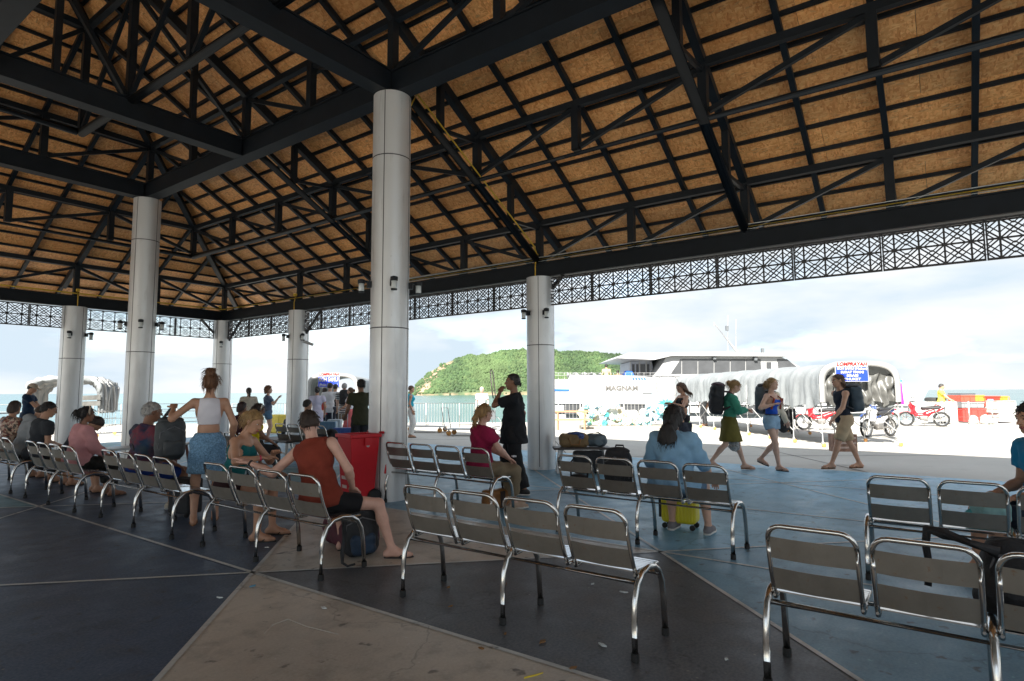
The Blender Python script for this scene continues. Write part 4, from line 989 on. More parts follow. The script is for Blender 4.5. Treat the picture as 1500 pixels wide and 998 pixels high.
q = MB(); ra, zb = vp(1406, 579, CD); q.box((0, 0, 0), (.68, .8, .05), YAW-math.pi/2); o = q.build('crate_lid', mat('dark_lid', (.04, .04, .045), .6)); o.location = qd(vp(1418, 578, CD)[0], CD+.4, vp(1418, 578, CD)[1]+.02); tag(o, 'dark flat lid lying on the red crate', 'lid')
q = MB(); s_ = vp(1450, 586.5, CD); o_ = qd(s_[0], CD-.035, s_[1]); q.prism([(-.13, -.05), (.13, -.05), (.13, .05), (-.13, .05)], (0, 0, 0), RX, UPZ, -.006); o = q.build('sticker', mat('sticker_blue', (.05, .25, .6), .5)); o.location = o_; tag(o, 'blue sticker on the bright red crate', 'sticker')
for i, (x, y, s_) in enumerate(((1425, 612, .33), (1437, 609, .36), (1448, 613, .30), (1417, 616, .22), (1456, 615, .22))):
    p = qd(rr_(x, CD-.9), CD-.9-.2*(i % 2), 0); o = blob_obj('ice_sack', [el((0, 0, s_*.55), (s_*.8, s_*.5, s_*.6)), el((.05, 0, s_*.25), (s_*.9, s_*.55, s_*.27))], mat('clear_sack', (.62, .66, .64), .3, 0, .1, 8), res=.04, wr=(.015, 18), seed=i)
    o.location = p; tag(o, 'crumpled translucent ice sack in front of the deep red crate', 'sack', 'ice sacks by the crates')
# pale banner with a no-entry ring on the rail, ropes ends etc.
t = thing('banner', 'white banner with red no-entry ring tied to the quay rail', 'banner', tuple(qd(rr_(1372, 26.2), 26.2)))
q = MB(); ra = rr_(1352, 26.2)-rr_(1372, 26.2); rb = rr_(1398, 26.2)-rr_(1372, 26.2); q.prism([(ra, .12), (rb, .12), (rb, .93), (ra, .95)], (0, 0, 0), RX, UPZ, -.012); q.build('cloth', SWH, t)
c_ = RX*(rr_(1372, 26.2)*0) + Vector((0, 0, .72)); q = MB(); q.tube([c_ - DX*.02 + RX*(.13*math.cos(R(a))) + UPZ*(.13*math.sin(R(a))) for a in range(0, 360, 20)], .014, 6, True); q.build('ring', REDL, t); q = MB(); q.bar(c_-DX*.02-RX*.1+UPZ*.08, c_-DX*.02+RX*.1-UPZ*.08, .024, .01); q.build('slash', REDL, t)
q = MB(); p = dp(1370, 585.5, 27.5); q.tube([(.33*math.cos(R(a)), .33*math.sin(R(a)), 0) for a in range(0, 360, 20)], .1, 8, True); o = q.build('tyre_fender', TYRE, None, True); o.location = (p.x, p.y, p.z); tag(o, 'black tyre lying flat on top of the quay wall', 'tyre')
q = MB(); q.box((0, 0, 0), (1.3, .9, p.z-.1), YAW-math.pi/2); o = q.build('quay_block', mat('quay_white', (.66, .66, .64), .7)); o.location = (p.x, p.y, (p.z-.1)/2); tag(o, 'low whitewashed block under the flat tyre', 'block')
# pink and blue cloth hanging at the tunnel
t = thing('hanging_cloth', 'bright pink cloth with turquoise top hanging beside the canopy tunnel', 'cloth', tuple(qd(rr_(1316, 17.3), 17.3)))
def wavy(name, x0, x1, z0, z1, m, slant=0., amp=.03):
    q = MB(); n_ = 24; vs = []
    for th in (0, .006):
        for i in range(n_+1):
            for j in range(5): u = i/n_; v = j/4; vs.append(RX*(x0+(x1-x0)*u + slant*v) + DX*(amp*math.sin(u*22)+th) + UPZ*(z1+(z0-z1)*v))
    N = (n_+1)*5; q.add(vs, [f for i in range(n_) for j in range(4) for f in ((i*5+j, i*5+j+1, i*5+j+6, i*5+j+5), (N+i*5+j, N+i*5+j+5, N+i*5+j+6, N+i*5+j+1))]); q.build(name, m, t, True)
wavy('pink_cloth', -.12, .13, 1.08, 1.72, mat('pink_cloth', (.80, .015, .30), .8), .05); wavy('turquoise_valance', -.15, .15, 1.68, 1.82, mat('turquoise_cloth', (.08, .45, .70), .8), 0, .04)
q = MB(); q.tube([RX*.0+UPZ*0, UPZ*1.8], .02, 6); q.bar(RX*-.17+UPZ*1.8, RX*.17+UPZ*1.8, .03); q.build('stand', GALV, t)
# luggage trolleys with orange wheels
def trolley(label, x, y, ang, Ln=1.5):
    p = gp(x, y); t = thing('luggage_trolley', label, 'trolley', tuple(p), ang, 'luggage trolleys on the pier')
    q = MB(); q.box((0, 0, .22), (Ln, .7, .03)); q.build('deck', WTUBE, t)
    for sx in (-1, 1):
        for sy in (-1, 1): q = MB(); q.lathe([(.03, -.02), (.09, -.018), (.09, .018), (.03, .02)], (sx*Ln*.42, sy*.28, .09), 14, (0, 1, 0)); q.build('wheel', WHEELM, t, True); q = MB(); q.box((sx*Ln*.42, sy*.28, .17), (.04, .06, .07)); q.build('fork', GALV, t)
    q = MB(); q.tube([(-Ln/2, -.3, .23), (-Ln/2-.12, -.3, .95), (-Ln/2-.12, .3, .95), (-Ln/2, .3, .23)], .015, 6); q.build('push_handle', WTUBE, t)
    return t
trolley('white flat luggage trolley beside the person in turquoise top', 622, 633, left_+2.9, 1.7); trolley('white flat luggage trolley behind the woman in magenta', 690, 638, left_+2.9, 1.7)
# flower display: base with cut-out shapes, blossoms and leaves
def display():
    D = 24.2; o = qd(rr_(925, D), D); t = thing('flower_display', 'photo spot of pale turquoise and white flower cut-outs on a long low base', 'display', tuple(o))
    L0, L1 = rr_(850, D)-rr_(925, D), rr_(1002, D)-rr_(925, D)
    q = MB(); q.prism([(L0, 0), (L1+.25, 0), (L1+.25, .13), (L0, .13)], DX*-.35, RX, UPZ, -.9); q.build('base', mat('base_timber', (.24, .22, .19), .7), t)
    rng = random.Random(11); cols = [mat('petal_'+n_, c_, .6, 0, .1, 6) for n_, c_ in (('white', (.52, .52, .49)), ('aqua', (.18, .44, .46)), ('sky', (.27, .45, .54)), ('sand', (.48, .43, .30)), ('green', (.16, .38, .16)), ('teal', (.05, .40, .42)))]
    def blobby(name, x, z, rad, m, squ=1., y=0.):
        n_ = 26; ph = rng.random()*6; pts = [(x+rad*(1+.10*math.sin(a*5+ph)+.05*math.sin(a*9))*math.cos(a), max(.13, z+rad*squ*(1+.10*math.sin(a*5+ph))*math.sin(a))) for a in (2*math.pi*i/n_ for i in range(n_))]
        q = MB(); q.prism(pts, DX*y, RX, UPZ, -.05); return q.build(name, m, t)
    def X(px_): return rr_(px_, D)-rr_(925, D)
    def Zp(py_): return vp(925, py_, D)[1]
    for i, (px_, py_, rad, mi, sq) in enumerate(((870, 589, .33, 2, 1), (885, 604, .58, 0, .8), (862, 606, .42, 3, .9), (905, 608, .40, 3, .8), (968, 595, .52, 2, 1.05), (985, 603, .50, 1, 1), (950, 607, .36, 0, .8), (925, 608, .34, 0, .6), (997, 606, .35, 2, .9), (958, 610, .3, 2, .7))):
        b = blobby('cut_out', X(px_), Zp(py_), rad, cols[mi], sq, .05*(i % 4))
    for i in range(150):
        px_ = rng.uniform(851, 1003); top = 612 if 905 < px_ < 945 else (592 if px_ < 905 else 594); py_ = rng.uniform(top, 623); c = RX*X(px_) + UPZ*max(.2, Zp(py_)) - DX*(.02+rng.random()*.22)
        s_ = rng.uniform(.05, .13); mi = rng.choice([0, 0, 1, 1, 2, 2, 3, 4, 5]); q = MB()
        if mi in (4,): 
            a = rng.random()*6.3; d = RX*math.cos(a)+UPZ*abs(math.sin(a)); e_ = DX.cross(d); q.add([c-d*s_*1.6, c+e_*s_*.45-DX*.02, c+d*s_*1.6, c-e_*s_*.45-DX*.02], [(0, 1, 2, 3)]); q.build('leaf', cols[mi], t)
        else:
            for k_ in range(5): a = k_*1.257+i; q.ell(c + (RX*math.cos(a)+UPZ*math.sin(a))*s_*.55, (s_*.5, s_*.5, s_*.5), 6, 4)
            q.build('blossom', cols[mi], t, True)
    q = MB(); c = RX*X(980) + UPZ*Zp(566) + DX*.1; rad = .47; q.tube([c + (RX*math.cos(R(a))+UPZ*math.sin(R(a)))*rad for a in range(0, 360, 10)], .012, 6, True); q.tube([c - UPZ*rad, RX*X(980) + DX*.1 + UPZ*.13], .012, 6); q.build('hoop', mat('hoop_metal', (.06, .05, .05), .4), t, True)
    # palm fronds over the display
    for k_ in range(7):
        a = -.4+k_*.6; q = MB(); c = RX*X(975)+UPZ*Zp(592)-DX*.12
        d = RX*math.cos(a)+UPZ*(abs(math.sin(a))*.6+.1); n_ = d.cross(DX).normalized(); q.add([c, c+d*.18+n_*.05, c+d*.38-UPZ*.04, c+d*.18-n_*.05], [(0, 1, 2, 3)]); q.build('leaf', cols[5], t)
display()
# wooden stall rail left of the display and pier clutter
t = thing('wooden_barrier', 'low timber barrier rail beside the flower display', 'barrier', tuple(gp(838, 630)))
WOOD = mat('weathered_wood', (.34, .20, .11), .7, 0, .2, 5, stretch=(1, 1, .2))
for s_ in (-.55, .5): q = MB(); q.bar(RX*s_, RX*s_+UPZ*.75, .06); q.build('post', WOOD, t)
for z in (.72, .4): q = MB(); q.bar(RX*-.8+UPZ*z - DX*.03, RX*.7+UPZ*z - DX*.03, .025, .07); q.build('rail', WOOD, t)
t = thing('wheelchair', 'grey folded wheelchair standing behind the man in black', 'wheelchair', tuple(gp(716, 632)))
for s_ in (-.12, .2): q = MB(); q.tube([RX*s_ + (RX*math.cos(R(a))+UPZ*math.sin(R(a)))*.28 + UPZ*.28 for a in range(0, 360, 20)], .016, 6, True); q.build('wheel', GALV, t, True)
q = MB(); q.box((0, 0, .62), (.5, .4, .34), YAW-math.pi/2); q.build('seat', mat('wheelchair_cloth', (.10, .11, .12), .8), t); q = MB(); q.tube([RX*-.2+UPZ*.2, RX*-.2+UPZ*.95], .014, 6); q.tube([RX*.25+UPZ*.2, RX*.25+UPZ*.95], .014, 6); q.build('frame', GALV, t)
# ================================================================== furniture and luggage in the pavilion
def table(name, label, loc, rz, L_, W_, H_, top, leg):
    t = thing(name, label, 'table', loc, rz); q = MB(); q.box((0, 0, H_-.02), (L_, W_, .04)); bevel(q.build('table_top', top, t), .006)
    for sx in (-1, 1):
        for sy in (-1, 1): q = MB(); q.bar((sx*(L_/2-.08), sy*(W_/2-.05), 0), (sx*(L_/2-.14), sy*(W_/2-.09), H_-.04), .05); q.build('leg', leg, t)
    q = MB(); q.bar((-L_/2+.14, 0, H_*.35), (L_/2-.14, 0, H_*.35), .03, .05); q.build('stretcher', leg, t); return t
TW = mat('pale_laminate', (.60, .61, .60), .4, 0, .05); LW = mat('red_brown_wood', (.17, .075, .06), .6, 0, .2, 6); DW = mat('dark_wood', (.06, .045, .04), .5, 0, .2, 5)
table('low_table', 'low table with pale top and red-brown splayed legs behind the woman in pink', (5.35, 12.6, 0), R(8), 1.7, .55, .50, TW, LW)
table('low_table', 'dark low table behind the woman in yellow t-shirt', (7.9, 12.0, 0), R(80), 1.6, .5, .48, DW, GALV)
tb = table('low_table', 'dark low table stacked with duffel bags beside the column', tuple(gp(852, 692)), YAW-math.pi/2, 1.05, .42, .47, DW, GALV)
NYB = mat('black_nylon', (.018, .019, .022), .75, 0, .3, 20, .3, 90); BRL = mat('brown_leather', (.30, .13, .035), .5, 0, .25, 8); KHB = mat('khaki_canvas', (.24, .155, .075), .85, 0, .2, 14, .3, 120); SLT = mat('slate_nylon', (.10, .13, .15), .7, 0, .2, 14); MAR = mat('maroon_nylon', (.075, .012, .025), .7, 0, .2, 14); NVB = mat('navy_nylon', (.012, .03, .06), .7, 0, .3, 9)
def bag(name, label, cat, loc, rz, prims, m, parts=(), res=.016, wr=(.004, 30), seed=1, group=None, k=.03):
    t = thing(name, label, cat, loc, rz, group); b = blob_obj('bag_body', prims, m, t, res=res, wr=wr, seed=seed, k=k)
    for nm, kind, *a in parts:
        if kind == 'tube': q = MB(); q.tube(a[0], a[1], 7); q.build(nm, a[2], t, True)
        elif kind == 'strap':
            q = MB(); P_ = [Vector(p) for p in a[0]]
            for p0, p1 in zip(P_, P_[1:]): q.bar(p0, p1, a[1], .008, (1, .2, .3))
            q.build(nm, a[2], t)
        elif kind == 'blob': blob_obj(nm, a[0], a[1], t, res=res, wr=wr, seed=seed+1, k=k)
        elif kind == 'box': q = MB(); q.box(*a[0]); q.build(nm, a[1], t)
    return t
def backpack(label, loc, rz, H_, W_, T_, m, m2=None, tilt=None, seed=1, res=.016, legs=True):
    """local: x across, y = outer side, z up; straps on -y"""
    m2 = m2 or m
    t = bag('backpack', label, 'backpack', loc, rz, [bx((0, 0, H_*.47), (W_/2, T_/2, H_*.46), .09), el((0, .01, H_*.86), (W_*.46, T_*.5, H_*.14)), el((0, T_*.2, H_*.45), (W_*.45, T_*.5, H_*.36))], m,
        [('pocket', 'blob', [bx((0, T_*.58, H_*.30), (W_*.36, T_*.18, H_*.20), .05)], m2), ('lid', 'blob', [el((0, .0, H_*.93), (W_*.44, T_*.52, H_*.09))], m2),
         ('shoulder_strap', 'tube', [(-W_*.25, -T_*.45, H_*.85), (-W_*.3, -T_*.75, H_*.65), (-W_*.33, -T_*.6, H_*.3), (-W_*.3, -T_*.42, H_*.1)], .018, NYB), ('shoulder_strap', 'tube', [(W_*.25, -T_*.45, H_*.85), (W_*.3, -T_*.75, H_*.65), (W_*.33, -T_*.6, H_*.3), (W_*.3, -T_*.42, H_*.1)], .018, NYB),
         ('grab_handle', 'tube', [(-.05, -T_*.3, H_*.97), (-.04, -T_*.3, H_*1.05), (.04, -T_*.3, H_*1.05), (.05, -T_*.3, H_*.97)], .010, NYB),
         ('zip', 'tube', [(-W_*.45, T_*.3, H_*.3), (-W_*.42, T_*.42, H_*.66), (0, T_*.60, H_*.80), (W_*.42, T_*.42, H_*.66), (W_*.45, T_*.3, H_*.3)], .006, mat('zip_grey', (.12, .12, .13), .4))], seed=seed, res=res)
    if tilt: t.rotation_euler = (tilt[0], tilt[1], rz)
    return t
tx, ty, tz = gp(852, 692); zt_b = .47
bag('duffel_bag', 'brown canvas duffel bag with a patterned scarf on the low table', 'bag', tuple(gp(841, 692)+UPZ*zt_b), YAW-math.pi/2, [bx((0, 0, .12), (.27, .16, .125), .08), el((.05, 0, .17), (.22, .14, .10))], KHB, [('scarf', 'blob', [el((.02, -.06, .255), (.14, .09, .028)), el((.12, -.14, .20), (.07, .03, .07))], mat('patterned_scarf', (.07, .11, .28), .9, 0, .9, 28)), ('handle', 'tube', [(-.12, -.15, .18), (-.06, -.19, .05), (.08, -.19, .05), (.12, -.15, .18)], .012, BRL)])
bag('duffel_bag', 'slate blue round-ended duffel bag on the low table', 'bag', tuple(gp(872, 692)+UPZ*zt_b), YAW-math.pi/2, [rc((-.08, .02, .125), (.11, -.02, .12), .12, .12)], SLT, [('end_panel', 'blob', [el((.06, -.12, .12), (.10, .02, .10))], mat('slate_panel', (.14, .18, .20), .6)), ('strap', 'tube', [(-.1, -.05, .24), (.05, -.09, .27), (.2, -.06, .18)], .012, NYB)])
bag('suitcase', 'black soft suitcase standing beneath the low table', 'suitcase', tuple(gp(862, 694)), YAW-math.pi/2, [bx((0, .05, .21), (.27, .13, .2), .05)], NYB)
tag(bpy.data.objects.new('x', None), None) if False else None
# bags of the seated travellers
bag('handbag', 'brown leather handbag on the floor under the woman in magenta', 'handbag', tuple(gp(727, 744)), R(-20), [bx((0, 0, .12), (.19, .09, .12), .05)], BRL, [('handle', 'tube', [(-.10, 0, .23), (-.08, 0, .36), (.08, 0, .36), (.10, 0, .23)], .011, mat('dark_strap', (.04, .025, .02), .6)), ('dark_panel', 'box', ((.04, -.093, .12), (.07, .012, .20)), mat('dark_strap', (.04, .025, .02), .6))])
backpack('black backpack leaning on the seat of the bench with the denim-shirt woman', (5.86, 2.82, .46), R(95), .44, .30, .18, NYB, tilt=(R(0), R(0)), seed=3)
bag('shoulder_bag', 'small black bag with dangling strap on the empty end seat', 'bag', (5.78, 3.25, .46), R(90), [el((0, 0, .07), (.13, .08, .075))], NYB, [('strap', 'tube', [(-.1, 0, .1), (-.14, .04, .30), (-.02, .08, .36), (.08, .05, .26), (.1, 0, .1)], .010, NYB)])
backpack('large black backpack leaning on the seat of the rusty-railed bench', (3.66, -.23, .43), R(100), .37, .34, .24, NYB, tilt=(R(22), R(-16)), seed=6)
q = MB(); q.tube([(3.64, -.18, .74), (3.64, .02, .80), (3.66, .09, .81), (3.68, .10, .73), (3.67, .09, .63), (3.64, .10, .54)], [.03, .028, .024, .018, .016, .016], 7); o = q.build('backpack_strap', NYB, None, True); tag(o, 'loose black shoulder strap sticking up from the large backpack', 'strap')
t = thing('suitcase', 'bright yellow ribbed hard-shell suitcase behind the bench legs', 'suitcase', (6.52, 2.40, 0), R(5)); YS = mat('yellow_shell', (.62, .55, .02), .35, 0, .05)
q = MB(); q.box((0, 0, .33), (.24, .38, .54)); bevel(q.build('shell', YS, t), .05, 4)
for k_ in range(10): q = MB(); q.bar((-.124, -.155+k_*.0345, .10), (-.124, -.155+k_*.0345, .56), .014, .014, (1, 0, 0)); q.build('rib', YS, t)
for sx in (-.09, .09):
    for sy in (-.15, .15): q = MB(); q.lathe([(.015, -.012), (.03, -.01), (.03, .01), (.015, .012)], (sx, sy, .03), 10, (1, 0, 0)); q.build('wheel', RUBBER, t)
q = MB(); q.box((.0, .205, .33), (.14, .03, .44)); q.build('corner_guard', NYB, t); 
bag('travel_bag', 'maroon travel bag slumped on the floor beneath the bench', 'bag', (3.95, 4.80, 0), R(75), [bx((0, 0, .15), (.34, .17, .15), .09), el((-.12, .02, .21), (.18, .14, .10))], MAR, [('handle', 'tube', [(-.1, -.15, .2), (-.05, -.2, .28), (.08, -.2, .26), (.12, -.15, .19)], .012, NYB)], wr=(.010, 20))
backpack('black and navy hiking backpack standing by the seated man in rust tank top', (3.80, 4.46, 0), R(150), .50, .32, .24, NYB, NVB, tilt=(R(-8), R(5)), seed=9)
q = MB(); q.tube([(3.50, 4.34, .36), (3.50, 4.33, .22), (3.47, 4.32, .10), (3.44, 4.28, .03), (3.43, 4.2, .02), (3.46, 4.14, .04)], [.02, .022, .02, .012, .01, .01], 7); o = q.build('backpack_strap', NYB, None, True); tag(o, 'black webbing strap trailing on the floor under the bench seat', 'strap')
t = thing('suitcase', 'small black suitcase on wheels under the grey-haired man', 'suitcase', (3.72, 7.62, 0), R(15)); q = MB(); q.box((0, 0, .25), (.22, .34, .42)); bevel(q.build('shell', NYB, t), .03, 3)
for sy in (-.12, .12): q = MB(); q.lathe([(.012, -.012), (.03, -.01), (.03, .01), (.012, .012)], (-.08, sy, .03), 10, (0, 1, 0)); q.build('wheel', RUBBER, t)
# red wheelie bin
def bin_():
    p = gp(527, 727); p = dp(525, 700, 8.1); p.z = 0; t = thing('wheelie_bin', 'red plastic wheelie bin with white printed emblem, lid hanging open', 'bin', tuple(p), R(-12)); RB = mat('red_plastic', (.58, .008, .018), .42, 0, .08, 3, .08, 50)
    # local: +x towards the hinge side, y across, z up
    q = MB(); a0, b0, a1, b1 = .17, .155, .225, .20; z0, z1 = .10, .94; T = .02
    def ring(a, b, z): return [(-a, -b, z), (a*.92, -b, z), (a*.92, b, z), (-a, b, z)]
    vs = ring(a0, b0, z0)+ring(a1, b1, z1)+ring(a1-T, b1-T, z1)+ring(a0-T, b0-T, z0+T)
    q.add(vs, [(3, 2, 1, 0)] + [(i, (i+1) % 4, 4+(i+1) % 4, 4+i) for i in range(4)] + [(4+i, 4+(i+1) % 4, 8+(i+1) % 4, 8+i) for i in range(4)] + [(8+i, 8+(i+1) % 4, 12+(i+1) % 4, 12+i) for i in range(4)] + [(12, 13, 14, 15)]); b = q.build('bin_body', RB, t); bevel(b, .012, 3)
    q = MB()
    for s_ in (-1, 1): q.box((0, s_*(b1+.012), z1-.025), (2*a1*.96, .035, .05)); q.box((s_*(a1*.96+.012) - (0 if s_ < 0 else .02), 0, z1-.025), (.035, 2*b1+.05, .05))
    bevel(q.build('rim', RB, t), .01, 2)
    for s_ in (-.08, .08): q = MB(); q.box((.02 if s_ < 0 else -.02, -b1-.016+.0, z1-.10), (.10, .02, .10)); q.build('rib', RB, t) if s_ < 0 else None
    q = MB(); q.box((.265, 0, .66), (.04, .40, .50)); l = q.build('lid', RB, t); bevel(l, .02, 3); l.rotation_euler = (0, R(6), 0)
    q = MB(); q.tube([(.25, -.21, .95), (.25, .21, .95)], .018, 8); q.build('hinge_bar', RB, t, True)
    for s_ in (-1, 1): q = MB(); q.lathe([(.05, -.025), (.10, -.022), (.10, .022), (.05, .025)], (.15, s_*.17, .10), 16, (0, 1, 0)); q.build('wheel', RUBBER, t, True)
    WP = mat('white_print', (.72, .62, .60), .6, 0, .1, 20)
    # emblem on the -x face (slopes outward)
    sl = (a1-a0)/(z1-z0); X_ = Vector((0, -1, 0)); Y_ = Vector((-sl, 0, 1)).normalized()
    c = Vector((-(a0+sl*(.56-z0))-.004, .02, .56))
    for rad, w_ in ((.085, .007), (.056, .005), (.032, .012), (.012, .012)): q = MB(); q.tube([c + X_*(rad*math.cos(R(a))) + Y_*(rad*math.sin(R(a))) for a in range(0, 360, 15)], w_*.5, 5, True); q.build('emblem_ring', WP, b)
    for k_ in range(18):
        a = R(k_*20+10); q = MB(); e_ = X_*math.cos(a)+Y_*math.sin(a); q.bar(c+e_*.062, c+e_*.078, .012, .004, (1, 0, 0)); q.build('emblem_mark', WP, b)
    for z, w_ in ((.36, .19), (.24, .13)):
        for k_ in range(7): c2 = Vector((-(a0+sl*(z-z0))-.003, .10-k_*w_/7, z)); q = MB(); q.bar(c2-Y_*.022, c2+Y_*.022, w_/7*.7, .004, (1, 0, 0)); q.build('print_mark', WP, b)
    sl2 = (b1-b0)/(z1-z0); q = MB(); c3 = Vector((.03, -(b0+sl2*(.79-z0))-.003, .79)); q.lathe([(.026, 0), (.026, .004)], c3, 16, (0, -1, 0)); q.build('round_sticker', SWH, b)
    return t
bin_()
# litter on the floor
LIT = [((740, 857), 'leaf'), ((657, 862), 'leaf'), ((868, 857), 'paper'), ((914, 869), 'paper'), ((740, 930), 'leaf'), ((795, 942), 'leaf'), ((883, 947), 'paper'), ((391, 803), 'paper'), ((370, 860), 'blue'), ((322, 877), 'paper'), ((474, 892), 'paper'), ((1064, 968), 'paper'), ((782, 992), 'yellow'), ((705, 952), 'leaf'), ((660, 890), 'leaf'), ((840, 980), 'leaf')]
LM = {'leaf': mat('dry_leaf', (.22, .11, .04), .8), 'paper': mat('litter_paper', (.55, .58, .58), .7), 'blue': mat('blue_scrap', (.10, .32, .48), .6), 'yellow': mat('yellow_scrap', (.65, .5, .04), .6)}
rng = random.Random(5)
for (x, y), kd in LIT:
    p = gp(x, y); q = MB(); a = rng.random()*6.3; s_ = rng.uniform(.012, .022) if kd != 'yellow' else .04
    e1, e2 = Vector((math.cos(a), math.sin(a), 0))*s_*1.5, Vector((-math.sin(a), math.cos(a), 0))*s_*(.7 if kd != 'yellow' else .15)
    base = [(-e1), (-e1*.2+e2), (e1+e2*.2), (e1*.3-e2)]
    q.add([v_+UPZ*.005 for v_ in base]+[v_+UPZ*(.009+.006*rng.random()) for v_ in base], [(3, 2, 1, 0), (4, 5, 6, 7)]+[(i, (i+1) % 4, 4+(i+1) % 4, 4+i) for i in range(4)])
    o = q.build({'leaf': 'dry_leaf', 'paper': 'paper_scrap', 'blue': 'plastic_scrap', 'yellow': 'plastic_scrap'}[kd], LM[kd]); o.location = p
    tag(o, {'leaf': 'small brown dry leaf lying on the painted floor', 'paper': 'small pale paper scrap lying on the painted floor', 'blue': 'small light blue scrap on the brown floor triangle', 'yellow': 'thin yellow scrap on the brown floor triangle'}[kd], 'litter', 'litter on the pavilion floor')
q = MB(); q.tube([gp(387, 928, .006), gp(400, 915, .006), gp(422, 907, .006), gp(450, 918, .006), gp(495, 929, .006)], .002, 5); tag(q.build('string', mat('pale_string', (.5, .48, .44), .8)), 'thin pale string lying curved on the brown floor triangle', 'string')
# ================================================================== people
SKINS = {k: mat('skin_'+k, c, .5, 0, .10, 14, .05, 120) for k, c in (('fair', (.56, .34, .25)), ('tan', (.46, .25, .16)), ('brown', (.25, .12, .07)), ('deep', (.15, .07, .045)), ('pink', (.60, .35, .27)))}
def hairm(c): return mat('hair_%d_%d_%d' % tuple(int(q*200) for q in c), c, .55, 0, .35, 30, .5, 160, stretch=(1, 1, .15))
H_BLK, H_BRN, H_DBR, H_BLD, H_GRY, H_AUB = (.012, .010, .010), (.10, .05, .025), (.035, .02, .014), (.30, .18, .07), (.34, .33, .32), (.14, .06, .025)
EYEW = mat('eye_white', (.75, .73, .70), .2); EYED = mat('eye_dark', (.02, .015, .012), .2); LIPM = mat('lips', (.36, .12, .10), .5); SOLE = mat('dark_sole', (.03, .028, .026), .7)
CL = {}
def cloth(name, c, var=.10, sc=10, bump=.25, bs=90, rough=.85): return mat('cloth_'+name, c, rough, 0, var, sc, bump, bs, spec=.25)
def ik(a, t, l1, l2, pole):
    d = t-a; L_ = d.length
    if L_ > (l1+l2)*.999: t = a + d*((l1+l2)*.999/L_); d = t-a; L_ = d.length
    L_ = max(L_, abs(l1-l2)+.01); c = (l1*l1+L_*L_-l2*l2)/(2*l1*L_); c = max(-1, min(1, c)); u = d.normalized()
    p = Vector(pole); p = p-u*p.dot(u)
    if p.length < 1e-4: p = Vector((0, 1, 0))-u*u.y
    p.normalize(); return a + u*(l1*c) + p*(l1*math.sqrt(max(0, 1-c*c))), t
